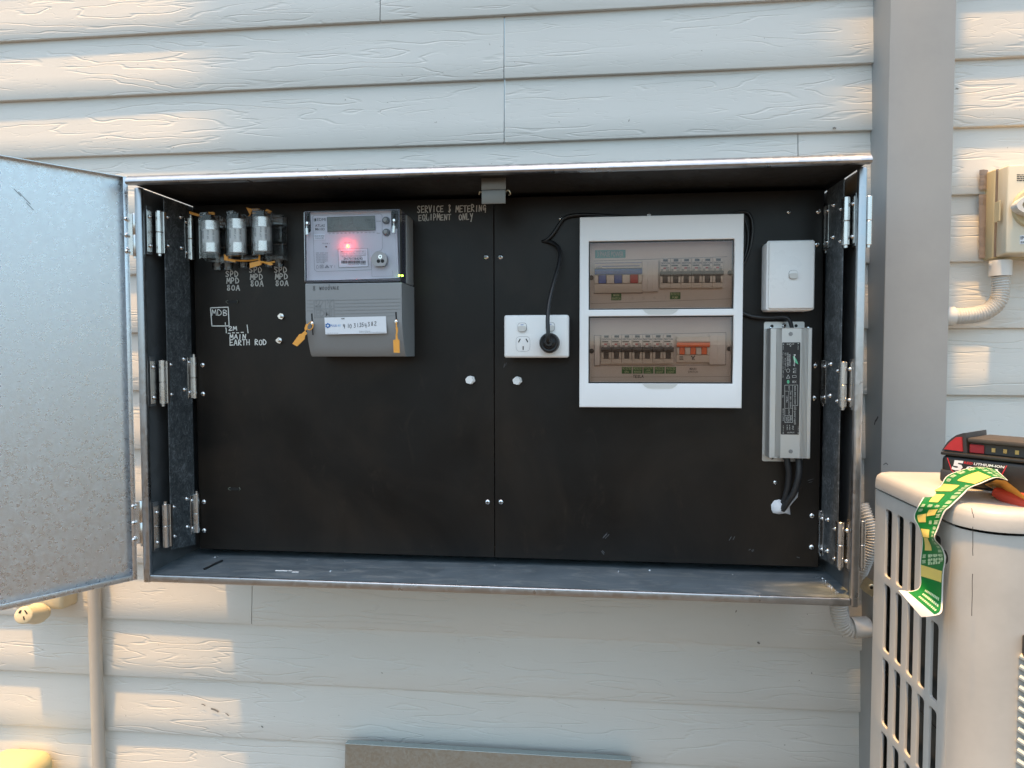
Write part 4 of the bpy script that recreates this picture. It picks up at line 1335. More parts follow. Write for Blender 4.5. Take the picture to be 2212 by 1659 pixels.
text(MB(), '-ES', fl2, 710, 772, 826, 796, .01).build('printed_text', 'paleblue_ink', lb, 0)
c6b = c6
strap_seal('orange strap seal hanging askew off the left edge of the meter terminal cover', ytop - .006, [
    [(4, 1100), (112, 950), (148, 942), (205, 892), (240, 938), (205, 972), (197, 1026), (78, 1142)],
    [(196, 850), (222, 785), (252, 795), (236, 872), (206, 900)]],
    [[(244, 800, 0), (290, 760, .002), (322, 755, .0055)], [(322, 762, .005), (330, 830, -.002), (290, 880, -.003), (240, 868, 0)]], .0009, c6, .0014)
strap_seal('orange strap seal hanging straight down the right side of the meter terminal cover', ytop - .006, [
    [(1600, 1042), (1640, 1030), (1638, 960), (1668, 958), (1674, 1030), (1700, 1040), (1703, 1245), (1608, 1240)],
    [(1638, 838), (1672, 838), (1676, 900), (1664, 956), (1640, 958), (1648, 900)]],
    [[(1655, 842, 0), (1650, 790, .001), (1656, 722, .0055)]], .0011, c6, .0014)
for (u, v), lab in (((322, 780), 'left'), ((1650, 752), 'right')):
    q = g6(u, v, ytop)
    MB().lathe(q, (0, -1, 0), [(0, .0034), (.003, .003), (.004, .0016)], 14).build('cover_screw', 'rivet', tc_)
for pts, lab in (((243, 395, 232, 480, 236, 580), 'silver crimp seal wired to the top left corner of the meter cover'), ((1618, 352, 1614, 440, 1608, 550), 'silver crimp seal wired to the top right corner of the meter cover beside the buttons')):
    a, b, c_ = (g5(pts[i], pts[i + 1], YM - .003) for i in (0, 2, 4))
    s = thing('crimp_seal', lab, 'seal', a, 'crimp seals on the meter cover')
    MB().lathe(a + Vector((0, .003, 0)), (0, -1, 0), [(0, .0034), (.002, .0036), (.005, .002)], 14).build('seal_button', 'rivet', s)
    MB().tube([a + Vector((-.0006, -.001, -.001)), (a + b) / 2 + Vector((-.0006, 0, 0)), b], .0006, 6).build('wire', 'rivet', s)
    MB().tube([b, c_], .0026, 10, 4).build('ferrule', 'steel', s)
    k = poly_on(MB(), c5, [(pts[0] - 14, pts[1] - 110), (pts[0] + 8, pts[1] - 112), (pts[0] + 10, pts[1] - 30), (pts[0] - 12, pts[1] - 30)], YM - .0003, .0003)
    k.build('seal_slot', 'black', meter, 0)

# ------------------------------------------------------------------ double socket outlet, plug and cord
cg = crop(1940, 1200, .16275)
YG = 0.0770
gg = lambda x, y, Y=YG: at(*cg(x, y), Y=Y)
gx0, gx1 = gg(273, 700).x, gg(1842, 700).x
gz1, gz0 = (gg(300, 262).z + gg(1800, 226).z) / 2, (gg(300, 1296).z + gg(1830, 1268).z) / 2
gpo = thing('socket_outlet', 'white double socket outlet with two rocker switches and a black plug in its right socket', 'socket outlet', at(1160, 772, YP))
mb = MB().plate(gx0 + .003, gx1 + .0005, gz0 + .0008, gz1 - .0008, YG + .0095, YP - .0003, .003)
mb.build('mounting_block', 'seam', gpo)
mb = MB().plate(gx0, gx1, gz0, gz1, YG, YG + .009, .004, .0042)
fpl = mb.build('faceplate', 'white', gpo, 40)
def squircle(cx, cz, a, b, n=28, p=3.2):
    out = []
    for k in range(n):
        t = 2 * math.pi * k / n
        c_, s_ = math.cos(t), math.sin(t)
        out.append((cx + a * math.copysign(abs(c_) ** (2 / p), c_), cz + b * math.copysign(abs(s_) ** (2 / p), s_)))
    return out
def rocker(par, cx, cz, a, b, yf, flag):
    seam = MB().prism(squircle(cx, cz, a * 1.12, b * 1.12), 'y', yf - .0002, yf + .0004).build('switch_surround', 'white', par, 25)
    o = MB().prism(squircle(cx, cz, a * 1.0, b * 1.0), 'y', yf - .00045, yf + .0003).build('switch_gap', 'seam', par, 25)
    mb = MB().prism(squircle(cx, cz, a * .93, b * .93), 'y', yf - .0016, yf)
    rk = mb.build('rocker', 'white', par, 25)
    q = squircle(cx, cz, a * .93, b * .93)
    low = [p_ for p_ in q if p_[1] <= cz + b * .12]
    low = sorted(low, key=lambda p_: math.atan2(p_[1] - cz - b * .12, p_[0] - cx))
    arc = [(cx + a * .9 * math.cos(R(t)), cz + b * .1 + b * .22 * math.sin(R(t))) for t in (30, 60, 90, 120, 150)]
    MB().prism([p_ for p_ in q if p_[1] < cz + b * .1][::1] and sorted([p_ for p_ in q if p_[1] < cz + b * .1], key=lambda p_: -math.atan2(p_[1] - cz - b * .3, p_[0] - cx))[::-1] + arc, 'y', yf - .0034, yf - .0012).build('rocker_tip', 'offwhite', rk, 25)
    if flag:
        MB().box(cx - a * .3, cx + a * .3, yf - .0020, yf - .0012, cz + b * .48, cz + b * .6).build('on_flag', 'breaker_blue', rk, 0)
for x, y in ((714, 545), (1392, 532)):
    p = gg(x, y)
    rocker(gpo, p.x, p.z, .0078, .0078, YG, True)
p = gg(733, 948)
mb = MB()
sq = squircle(p.x, p.z, .0120, .0128, 40, 4.0)
mb.stroke(sq + [sq[0]], .00035, plane_y(YG, .0002))
so = mb.build('socket_outline', 'seam', gpo, 0)
for x, y, an in ((645, 866, 62), (826, 862, 118), (737, 1049, 90)):
    q = gg(x, y)
    l, w = .0033, .0009
    ca, sa = math.cos(R(an)), math.sin(R(an))
    pts = [(q.x + ca * l * s1 - sa * w * s2, q.z + sa * l * s1 + ca * w * s2) for s1, s2 in ((-1, -1), (1, -1), (1, 1), (-1, 1))]
    MB().prism(pts, 'y', YG - .0003, YG + .0002).build('pin_slot', 'black', gpo, 0)
p = gg(1364, 920, YG - .026)
plug = thing('power_plug', 'round black plug with its black cord rising from the right socket', 'plug', gg(1364, 920))
mb = MB().lathe((p.x, YG - .0006, p.z), (0, -1, 0), [(0, .0166), (.004, .0172), (.018, .0170), (.0225, .0158), (.0245, .0135), (.0240, .0115), (.0262, .0095), (.028, .0075), (.034, .0058)], 40)
mb.build('plug_body', 'black_rubber', plug, 30)
pth = [(p.x, YG - .030, p.z + .0005), (p.x - .0015, YG - .040, p.z + .004)]
for u, v, y in ((1184, 715, .036), (1183, 690, .040), (1186, 655, .052), (1195, 615, .068), (1206, 575, .086), (1210, 552, .095), (1207, 536, .103), (1197, 526, .112), (1186, 522, .119), (1176, 522, .1265)):
    q = at(u, v, y)
    pth.append((q.x, y, q.z))
MB().tube(pth, .0034, 12).build('cord', 'black_rubber', plug)
def cable(label, pts, r, mat='black_rubber', cat='cable', group=None):
    q = [at(u, v, y) for u, v, y in pts]
    o = MB().tube(q, r, 12).build('cable', mat, None, loc=q[0])
    return tag(o, label, cat, group)
cable('black cable from the hole beside the plug cord up behind the distribution board', [(1172, 522, .1270), (1181, 519, .121), (1194, 506, .1195), (1206, 488, .1195), (1218, 472, .1198), (1238, 465, .1198), (1270, 464, .120), (1310, 466, .121), (1370, 470, .1215)], .0032)
cable('thin black cable curling over the top right corner of the distribution board', [(1560, 470, .121), (1595, 458, .120), (1618, 462, .119), (1626, 490, .118), (1622, 530, .119), (1612, 560, .1205), (1598, 585, .122)], .0026)
cable('thin black cable curving out behind the right edge of the distribution board', [(1568, 476, .1225), (1598, 466, .1222), (1611, 480, .1218), (1616, 510, .1216), (1612, 545, .122), (1600, 570, .1225)], .0022)
cable('black feed cable dipping from the distribution board into the top of the power supply', [(1590, 660, .1215), (1607, 677, .119), (1632, 685, .116), (1665, 686, .112), (1692, 685, .108), (1704, 690, .106), (1710, 706, .106), (1711, 716, .107)], .0034)

# ------------------------------------------------------------------ distribution board
c7, c8 = crop(2250, 800, .33906), crop(2250, 1220, .33906)
YD = 0.0880
e7, e8 = on_y(c7, YD), on_y(c8, YD)
dx0, dx1 = (e7(92, 600).x + e8(96, 600).x) / 2, (e7(2000, 500).x + e8(1985, 600).x) / 2
dz1, dz0 = (e7(100, 182).z + e7(1995, 100).z) / 2, (e8(100, 1137).z + e8(1980, 1137).z) / 2
w1 = ((e7(198, 800).x), e7(1891, 800).x, (e7(200, 1250).z + e7(1890, 1213).z) / 2, (e7(195, 460).z + e7(1893, 395).z) / 2)
w2 = ((e8(202, 500).x), e8(1881, 500).x, (e8(205, 862).z + e8(1875, 852).z) / 2, (e8(200, 90).z + e8(1885, 50).z) / 2)
w1 = ((w1[0] + w2[0]) / 2, (w1[1] + w2[1]) / 2, w1[2], w1[3])
w2 = (w1[0], w1[1], w2[2], w2[3])
db = thing('distribution_board', 'white distribution board with two smoky brown windows over rows of circuit breakers', 'distribution board', (0.5 * (dx0 + dx1), YP, dz0))
n1, n2 = e8(822, 900), e8(1235, 900)
nh = .0082
notch1 = (n1.x, n2.x, w1[2] - nh, w1[2])
notch2 = (n1.x, n2.x, w2[2] - nh, w2[2])
mb = holed_plate(dx0, dx1, dz0, dz1, YD, YP - .0004, [w1, w2], .0016)
frame = mb.build('front_frame', 'white2', db, 50)
for w in (w1, w2):
    mb = MB()
    zt = w[2] - .0005
    pts = [(n1.x, zt), (n1.x + .004, zt - nh * .55), (n1.x + .009, zt - nh * .9), (n1.x + .015, zt - nh), (n2.x - .015, zt - nh), (n2.x - .009, zt - nh * .9), (n2.x - .004, zt - nh * .55), (n2.x, zt)]
    mb.prism(pts, 'y', YD - .0003, YD + .0003)
    g = mb.build('finger_notch', 'offwhite', db, 0)
    mb = MB()
    mb.stroke(pts, .0008, plane_y(YD, .0006))
    mb.build('notch_edge', 'sheet_white', g, 0)
YE = 0.1130
def esc(w):
    return MB().box(w[0] + .0002, w[1] - .0002, YE, YP - .0006, w[2] + .0002, w[3] - .0002).build('escutcheon', 'escutcheon', db, 0)
esc1, esc2 = esc(w1), esc(w2)
def window(w):
    mb = MB()
    n = 14
    for i in range(n):
        t0, t1 = i / n, (i + 1) / n
        z0, z1 = w[2] + .0028 + (w[3] - w[2] - .0056) * t0, w[2] + .0028 + (w[3] - w[2] - .0056) * t1
        def yy(t): return YD + .0042 - .0056 * (1 - (2 * t - 1) ** 2) - .0030 * t + .0015
        a, b = yy(t0), yy(t1)
        mb.add([(w[0] + .0022, a, z0), (w[1] - .0022, a, z0), (w[1] - .0022, b, z1), (w[0] + .0022, b, z1)], [[0, 1, 2, 3]])
        mb.add([(w[0] + .0022, a + .0016, z0), (w[1] - .0022, a + .0016, z0), (w[1] - .0022, b + .0016, z1), (w[0] + .0022, b + .0016, z1)], [[3, 2, 1, 0]])
    o = mb.build('tinted_window', 'smoke', db, 60)
    mb = MB()
    for (a, b, c_, d) in ((w[0] + .0002, w[0] + .0020, w[2], w[3]), (w[1] - .0020, w[1] - .0002, w[2], w[3]), (w[0] + .0021, w[1] - .0021, w[2] + .0002, w[2] + .0022), (w[0] + .0021, w[1] - .0021, w[3] - .0022, w[3] - .0002)):
        mb.box(a, b, YD + .0065, YD + .010, c_, d)
    mb.build('window_recess_dark', 'breaker_dark', o, 0)  # recess round the window, its shade drawn as black strips
    return o
window(w1), window(w2)
for e, pts in ((e7, ((230, 865), (1840, 810))), (e8, ((234, 478), (1836, 453)))):
    for x, y in pts:
        q = at(*(c7 if e is e7 else c8)(x, y), Y=YE)
        MB().lathe(q, (0, -1, 0), [(0, .0043), (.002, .004)], 16).build('cover_screw', 'black', db)
# cut-outs, blanks, stickers on the escutcheons
d7, d8 = on_y(c7, YE - .0003), on_y(c8, YE - .0003)
mb = MB()
seg_lines(mb, [(262, 672), (1806, 622)], 5, d7)
seg_lines(mb, [(225, 1168), (1860, 1110)], 3, d7)
seg_lines(mb, [(262, 1045), (822, 1040)], 12, d7)
mb.build('moulded_line', 'seam', esc1, 0)
mb = MB()
seg_lines(mb, [(265, 298), (1795, 262), (1790, 640), (265, 650)], 5, d8, True)
seg_lines(mb, [(225, 782), (1860, 775)], 3, d8)
mb.build('moulded_line', 'seam', esc2, 0)
def blank(c, x0, x1, y0, y1, par):
    a, b = at(*c(x0, y0), Y=.106), at(*c(x1, y1), Y=.106)
    MB().box(a.x + .0002, b.x - .0002, .106, YE - .0003, b.z, a.z, .0004, 1).build('blank_filler', 'breaker_white', par, 20)
for k in range(3): blank(c7, 822 + 62 * k, 884 + 62 * k, 668, 1025, esc1)
for k in range(2): blank(c8, 1603 + 95 * k, 1698 + 92 * k, 290, 636, esc2)
blank(c8, 268, 330, 300, 646, esc2)
def sticker(c, x0, y0, x1, y1, mat, rows, ink, par, name='circuit_label'):
    """label stuck to the escutcheon, its text rows printed on it"""
    a, b = at(*c(x0, y0), Y=YE), at(*c(x1, y1), Y=YE)
    o = MB().box(a.x, b.x, YE - .0006, YE - .0002, b.z, a.z).build(name, mat, par, 0)
    mb = MB()
    n = len(rows)
    H_ = y1 - y0
    for i, s in enumerate(rows):
        t0, t1 = y0 + H_ * (i + .14) / n, y0 + H_ * (i + .86) / n
        wd = (x1 - x0) * min(.86, .13 * len(s) + .06)
        cx = (x0 + x1) / 2
        text(mb, s, on_y(c, YE - .0010), cx - wd / 2, cx + wd / 2, t1, t0, .01)
    mb.build('label_text', ink, o, 0)
    return o
sticker(c7, 275, 548, 628, 634, 'teal', ['3 PHASE POWER'], 'pale_ink', db)
sticker(c7, 463, 1048, 578, 1128, 'tag_green', ['MAIN', 'SWITCH'], 'sheet_print', db)
sticker(c7, 1145, 1036, 1265, 1115, 'tag_green', ['PROTECTED', 'PUMP'], 'sheet_print', db)
for x0, x1, rows in ((585, 700, ['PROTECTED', 'SPA']), (712, 826, ['PROTECTED', 'POWER']), (836, 951, ['PROTECTED', 'AIR', 'COND.']), (966, 1082, ['PROTECTED', 'LIGHT']), (1096, 1213, ['PROTECTED', 'LIGHT'])):
    sticker(c8, x0, 662, x1, 741, 'tag_green', rows, 'sheet_print', db)
sticker(c8, 1345, 668, 1478, 738, 'escutcheon', ['MAIN', 'SWITCH'], 'seam', db)
pen(MB(), 'TESLA', on_y(c8, YE - .0006), 716, 838, 788, 758, 6).build('marker_writing', 'ink', db, 0)
mb = MB()
for k in range(4):
    text(mb, str(4 + k), on_y(c7, YE - .0003), 690 + 130 * k, 722 + 130 * k, 1125 - 5 * k, 1088 - 5 * k)
mb.build('embossed_number', 'alu', esc1, 0)

# circuit breakers: one, then copies along the two rows
BW = 0.0174
def make_breaker(x, z, label):
    b = thing('circuit_breaker', label, 'circuit breaker', (x, YE, z), 'circuit breakers behind the smoky windows')
    x0, x1 = x - BW / 2, x + BW / 2
    mb = MB()
    mb.box(x0, x1, YE - .0075, YE - .0004, z, z + .0090, .0006, 1)
    mb.box(x0, x1, YE - .0040, YE - .0004, z + .0091, z + .0205)
    mb.box(x0 + .0004, x0 + .0044, YE - .0098, YE - .0042, z + .0092, z + .0205, .0006, 1)
    mb.box(x1 - .0044, x1 - .0004, YE - .0098, YE - .0042, z + .0092, z + .0205, .0006, 1)
    mb.build('body', 'breaker', b, 30)
    MB().box(x0 + .0048, x1 - .0048, YE - .0085, YE - .0042, z + .0092, z + .0203, .0006, 1).build('toggle', 'breaker_dark', b, 30)
    MB().box(x0, x1, YE - .0130, YE - .0004, z + .0207, z + .0285, .0012, 2).build('handle_bar', 'breaker_dark', b, 30)
    lb = MB().box(x0 + .0002, x1 - .0002, YE - .0090, YE - .0004, z + .0287, z + .0500, .0004, 1).build('label_face', 'breaker_white', b, 20)
    f_ = plane_y(YE - .0090, .0003)
    mb = MB()
    text(mb, 'DEXTON', f_, x - .0074, x + .0074, z + .0408, z + .0440, .03)
    mb.add([f_(x - .0074, z + .0372), f_(x + .0036, z + .0372), f_(x + .0036, z + .0394), f_(x - .0074, z + .0394)], [[0, 1, 2, 3]])
    lines(mb, 3, f_, x + .0012, x + .0076, z + .0292, z + .0362, 6)
    lines(mb, 2, f_, x - .0074, x - .003, z + .0292, z + .0330, 8)
    mb.build('printed_text', 'ink', lb, 0)
    MB().box(x - .0036, x + .0042, YE - .0094, YE - .0089, z + .0452, z + .0492).build('test_button', 'bat_grey', lb, 0)
    MB().box(x - .0034, x + .0012, YE - .0094, YE - .0089, z + .0326, z + .0354).build('trip_flag', 'red_flag', lb, 0)
    return b
YB_ = YE - .009
def bpos(c, x, y): return at(*c(x, y), Y=YB_)
r1 = [bpos(c7, 1088 + k * 129.3, 1000 - k * 6) for k in range(6)]
r2 = [bpos(c8, 403 + k * 126.0, 628) for k in range(7)]
z1_ = sum(p_.z for p_ in r1) / 6
z2_ = sum(p_.z for p_ in r2) / 7
ord_ = ('first', 'second', 'third', 'fourth', 'fifth', 'sixth', 'seventh')
proto = None
for row, (ps, zz_, nm, cnt) in enumerate(((r1, z1_, 'upper', 6), (r2, z2_, 'lower', 7))):
    x0 = ps[0].x
    for k in range(cnt):
        near = {0: {0: ', next to the blank filler strips', 1: ', above the lone green pump label', 5: ', at the right-hand end'}, 1: {0: ', at the left-hand end', 2: ', over the leftmost of five labels', 6: ', against the orange switch'}}[row].get(k, '')
        lab = '%s circuit breaker from the left in the %s row%s' % (ord_[k], nm, near)
        if proto is None:
            proto = make_breaker(x0, zz_, lab)
        else:
            o = dup_tree(proto, (x0 + k * .0176, YE, zz_))
            o['label'] = lab
def pole_switch(name, label, c, x0, x1, ytop_, ybot, mat, tog, n=3):
    a, b_ = bpos(c, x0, ytop_), bpos(c, x1, ybot)
    z = b_.z
    h = a.z - z
    s = thing(name, label, 'switch', ((a.x + b_.x) / 2, YE, z))
    w = (b_.x - a.x) / n
    mb = MB()
    mb.box(a.x, b_.x, YE - .0072, YE - .0004, z, z + h * .30, .0006, 1)
    mb.box(a.x, b_.x, YE - .0040, YE - .0004, z + h * .303, z + h * .60)
    mb.box(a.x, b_.x, YE - .0088, YE - .0004, z + h * .80, z + h, .0006, 1)
    for k in range(n + 1):
        xa = a.x + w * k - (w * .24 if 0 < k < n else 0) if k else a.x
        xb = a.x + w * k + w * .24 if k < n else b_.x
        if k == n: xa = b_.x - w * .24
        mb.box(xa + .0001, xb - .0001, YE - .0094, YE - .0042, z + h * .305, z + h * .585, .0006, 1)
    mb.build('body', 'breaker', s, 30)
    MB().box(a.x + .0001, b_.x - .0001, YE - .0125, YE - .0004, z + h * .605, z + h * .775, .0012, 2).build('handle_bar', mat, s, 30)
    for k in range(n):
        xm = a.x + w * (k + .5)
        MB().box(xm - w * .24, xm + w * .24, YE - .0085, YE - .0042, z + h * .31, z + h * .60, .0006, 1).build('toggle', tog[k], s, 30)
    return s, a, b_, z, h, w
s, a, b_, z, h, w = pole_switch('main_switch', 'three-pole main switch with a blue handle bar in the upper row', c7, 268, 820, 690, 1036, 'breaker_blue', ['breaker_blue', 'breaker_blue', 'red_flag'])
mb = MB()
f_ = plane_y(YE - .0088, .0003)
mb.add([f_(a.x + .013, z + h * .86), f_(b_.x - .004, z + h * .86), f_(b_.x - .004, z + h * .885), f_(a.x + .013, z + h * .885)], [[0, 1, 2, 3]])
mb.add([f_(a.x + .001, z + h * .97), f_(b_.x - .001, z + h * .97), f_(b_.x - .001, z + h * .985), f_(a.x + .001, z + h * .985)], [[0, 1, 2, 3]])
text(mb, 'CHINT', f_, a.x + .002, a.x + .012, z + h * .845, z + h * .9)
mb.build('printed_text', 'breaker_blue', s, 0)
mb = MB()
lines(mb, 2, f_, a.x + .002, a.x + .014, z + h * .805, z + h * .84, 3)
mb.build('printed_text', 'ink', s, 0)
s, a, b_, z, h, w = pole_switch('main_switch', 'three-pole main switch with orange toggles at the right of the lower row', c8, 1224, 1606, 312, 612, 'breaker_orange', ['breaker_orange'] * 3)
mb = MB()
f_ = plane_y(YE - .0072, .0003)
lines(mb, 3, f_, a.x + .005, a.x + .012, z + h * .1, z + h * .26, 9)
mb.build('printed_text', 'ink', s, 0)
mb = MB()
xm = a.x + w * 1.5
mb.stroke([(xm - .0028, z + h * .25), (xm, z + h * .18), (xm + .0028, z + h * .25)], .0016, f_)
mb.stroke([(xm, z + h * .2), (xm - .001, z + h * .12)], .0016, f_)
mb.stroke([(xm - .001, z + h * .15), (xm + .0022, z + h * .12)], .0012, f_)
mb.build('printed_emblem', 'ink', s, 0)

# ------------------------------------------------------------------ isolating switch box and power supply on the right
cs = crop(3000, 750, .3014)
YS = 0.0860
gs = on_y(cs, YS)
sx0, sx1 = gs(68, 1100).x, gs(700, 1100).x
sz1, sz0 = (gs(100, 652).z + gs(690, 640).z) / 2, (gs(80, 1568).z + gs(680, 1560).z) / 2
sb = thing('switch_box', 'white single rocker switch on a deep white mounting box above the power supply', 'switch', (0.5 * (sx0 + sx1), YP, sz0))
MB().plate(sx0 + .0003, sx1 - .0014, sz0 - .001, sz1 - .0008, YS + .0072, YP - .0003, .006, .001).build('mounting_box', 'white2', sb)
MB().plate(sx0, sx1, sz0, sz1, YS + .004, YS + .0068, .0042, .001).build('plate_edge', 'white2', sb)
MB().plate(sx0 + .0028, sx1 - .0012, sz0 + .0022, sz1 - .0008, YS, YS + .0038, .0042, .0022).build('cover_plate', 'white', sb, 40)
p = gs(408, 1100)
rocker(sb, p.x, p.z, .0073, .0073, YS, False)

cl = crop(3000, 1240, .36166)
YL = 0.0880
gl = on_y(cl, YL)
lx0, lx1 = gl(88, 800).x, gl(540, 800).x
lz1, lz0 = gl(300, 148).z, gl(300, 1553).z
ps = thing('power_supply', 'finned silver power supply with a black printed label below the white switch', 'power supply', ((lx0 + lx1) / 2, YP, lz0))
prof = [(lx0, YP - .003), (lx0, YL + .001), (lx0 + .001, YL)]
def xg(px): return gl(px, 800).x
for px in (152, 165, 178, 190, 202):
    x = xg(px)
    prof += [(x - .0009, YL), (x - .0005, YL + .0022), (x + .0005, YL + .0022), (x + .0009, YL)]
prof += [(xg(208), YL), (xg(211), YL + .0012), (xg(421), YL + .0012), (xg(424), YL)]
for px in (432, 446, 460, 475, 490):
    x = xg(px)
    prof += [(x - .0009, YL), (x - .0005, YL + .0022), (x + .0005, YL + .0022), (x + .0009, YL)]
prof += [(lx1 - .001, YL), (lx1, YL + .001), (lx1, YP - .003)]
MB().prism(prof, 'z', lz0, lz1).build('finned_body', 'alu', ps, 30)
for za, zb in ((lz0 - .0012, lz0 - .0002), (lz1 + .0002, lz1 + .0012)):
    MB().box(lx0 + .0004, lx1 - .0004, YL + .0006, YP - .0032, za, zb, .0003, 1).build('end_plate', 'alu', ps)
for px, py in ((105, 146), (518, 138), (110, 1556), (518, 1556)):
    q = gl(px, py, )
    s_ = 1 if py < 800 else -1
    MB().lathe((q.x, YL + .006, (lz1 + .0013) if s_ > 0 else (lz0 - .0013)), (0, 0, s_), [(0, .0026), (.0012, .0024), (.002, .0012)], 12).build('end_screw', 'rivet', ps)
b0, b1 = at(*cl(22, 100), Y=YP - .002).x, at(*cl(462, 100), Y=YP - .002).x
hb1, hb0 = at(*cl(200, 75), Y=YP - .002).z, at(*cl(200, 1594), Y=YP - .002).z
mb = MB().plate(b0, b1, hb0, hb1, YP - .0028, YP - .0002, .003)
mb.build('mounting_bracket', 'alu', ps)
for px, py, m_ in ((110, 122, 'black'), (372, 118, 'black'), (240, 1560, 'black'), (112, 1556, 'black'), (366, 1556, 'black')):
    q = at(*cl(px, py), Y=YP - .0028)
    MB().lathe(q, (0, -1, 0), [(0, .0027), (.0002, .0027)], 14).build('bracket_hole', m_, ps)
q = at(*cl(240, 117), Y=YP - .0028)
rivet('bracket_screw', q, (0, -1, 0), .004, ps)
for py in (207, 1487):
    q = gl(315, py)
    MB().lathe((q.x, YL + .0013, q.z), (0, -1, 0), [(0, .0037), (.0012, .0036)], 6).build('hex_plug', 'alu_dark', ps)
YLL = YL + .0008
lab = MB().plate(xg(216), xg(413), gl(300, 1303).z, gl(300, 299).z, YLL - .0002, YLL + .0005, .0012)
lab = lab.build('label_plate', 'black_label', ps, 0)
def vt(x_, y_): # label space: running down the plate (crop pixels)
    return at(*cl(x_, y_), Y=YLL - .0006)
fv = lambda a, b_: vt(a, b_)
rot = lambda a, b_: vt(-b_, a)           # text reading downwards: a runs down, b runs to the left
mb = MB()
text(mb, 'INPUT', fv, 272, 353, 326, 310, .01)
text(mb, 'OUTPUT', fv, 275, 355, 1290, 1273, .01)
def down(s, x0, x1, y0, y1, bold=0.004):
    """text reading downwards in the column x0..x1 between rows y0 and y1"""
    text(mb, s, lambda a, b_: vt(b_, a), y0, y1, x0, x1, bold)
down('LED power supply', 346, 372, 995, 1195)
down('MODEL: BVB12A-12V200W', 352, 370, 775, 975)
down('WEATHERPROOF', 292, 312, 425, 555, .01)
down('LED POWER SUPPLY', 270, 290, 412, 568, .01)
down('IEC61347-2-13', 248, 260, 470, 600)
down('SELV', 248, 260, 412, 445)
down('For operation with LED only', 222, 236, 410, 685)
down('INPUT', 288, 304, 775, 822)
down('200 - 240V ~ 50/60Hz', 304, 320, 840, 1010)
down('1.8A Max', 266, 282, 880, 955)
down('OUTPUT', 286, 302, 1025, 1090)
down('12V', 310, 326, 1105, 1150)
down('16.7A', 286, 300, 1108, 1160)
down('200W', 262, 274, 1108, 1160)
down('MADE IN CHINA', 226, 238, 1020, 1155)
down('tc', 222, 236, 872, 900)
down('IP67', 328, 346, 1208, 1252)
down('ta:50C', 296, 308, 1195, 1255)
down('tc:85C', 270, 282, 1195, 1255)
down('N Blue', 228, 238, 336, 380)
down('L Brown', 390, 400, 330, 380)
down('V+(Brown)', 226, 238, 1200, 1270)
down('V-(Blue)', 390, 400, 1210, 1265)
text(mb, 'C', fv, 338, 376, 602, 578)
text(mb, 'E', fv, 340, 374, 632, 610)
seg_lines(mb, [(248, 765), (390, 763), (390, 985), (334, 985), (334, 1170), (250, 1170)], 4, fv, True)
for q in ([(250, 830), (334, 830)], [(292, 830), (292, 1015)], [(250, 1017), (334, 1016)], [(250, 1095), (334, 1095)], [(334, 764), (334, 985)], [(282, 1095), (282, 1168)], [(308, 1095), (308, 1168)]):
    mb.stroke(q, 3, fv)
seg_lines(mb, [(268, 690), (286, 652), (304, 688)], 5, fv, True)
mb.stroke([(286 + 18 * math.cos(R(k * 30)), 606 + 20 * math.sin(R(k * 30))) for k in range(13)], 4, fv)
seg_lines(mb, [(332, 660), (372, 658), (374, 680), (334, 682)], 4, fv, True)
mb.add([fv(334, 716), fv(344, 716), fv(344, 740), fv(334, 740)], [[0, 1, 2, 3]])
seg_lines(mb, [(352, 716), (374, 740)], 4, fv)
seg_lines(mb, [(374, 716), (352, 740)], 4, fv)
for x_, y_ in ((234, 318), (396, 312), (311, 338), (232, 1286), (396, 1286)):
    mb.stroke([(x_ - 4, y_), (x_ + 4, y_)], 9, fv)
mb.build('printed_text', 'pale_ink', lab, 0)
mb = MB()
mb.add([fv(x_, y_) for x_, y_ in ((338, 450), (352, 448), (372, 478), (388, 512), (396, 540), (366, 520), (345, 490))], [[0, 1, 2, 3, 4, 5, 6]])
mb.stroke([(286 + 8 * math.cos(R(k * 45)), 728 + 14 * math.sin(R(k * 45))) for k in range(9)], 12, fv)
mb.build('printed_leaf', 'green_ink', lab, 0)
mb = MB()
fv2 = lambda a, b_: at(*cl(a, b_), Y=YLL - .0009)
text(mb, 'Bestway', lambda a, b_: fv2(b_, a), 430, 560, 342, 366, .01)
mb.build('printed_text', 'bright_white', lab, 0)

cable('left-hand black output cable curving down from the power supply to the hole', [(1700, 984, .106), (1701, 1000, .105), (1704, 1020, .106), (1702, 1050, .110), (1696, 1075, .116), (1688, 1096, .126)], .0050, 'black_rubber_matt')
cable('right-hand black output cable sweeping down from the power supply into the white foam', [(1724, 984, .104), (1726, 1002, .101), (1725, 1030, .099), (1716, 1062, .103), (1703, 1082, .110), (1690, 1101, .120)], .0054, 'black_rubber_matt')
cf = crop(3000, 1250, .4819)
mb = MB()
rf = random.Random(4)
ctr = at(*cf(160, 1560), Y=YP)
out = [(75, 1530), (100, 1495), (140, 1488), (185, 1498), (200, 1475), (232, 1462), (225, 1490), (262, 1482), (296, 1425), (292, 1470), (255, 1510), (228, 1545), (232, 1612), (190, 1600), (140, 1608), (90, 1598), (78, 1570)]
q = [at(*cf(*p_), Y=YP - .0004) for p_ in out]
n = len(q)
inner = [p_.lerp(ctr, .35) + Vector((0, -.006 - .003 * rf.random(), 0)) for p_ in q]
inner2 = [p_.lerp(ctr, .7) + Vector((0, -.007 - .003 * rf.random(), 0)) for p_ in q]
fs = []
for i in range(n):
    j = (i + 1) % n
    fs += [[i, j, n + j, n + i], [n + i, n + j, 2 * n + j, 2 * n + i]]
fs.append([2 * n + i for i in range(n)])
mb.add(q + inner + inner2, fs)
fo = mb.build('sealing_foam', 'foam', None, 60, loc=ctr)
tag(fo, 'ragged white sealing foam round the cable hole low on the right panel', 'foam')

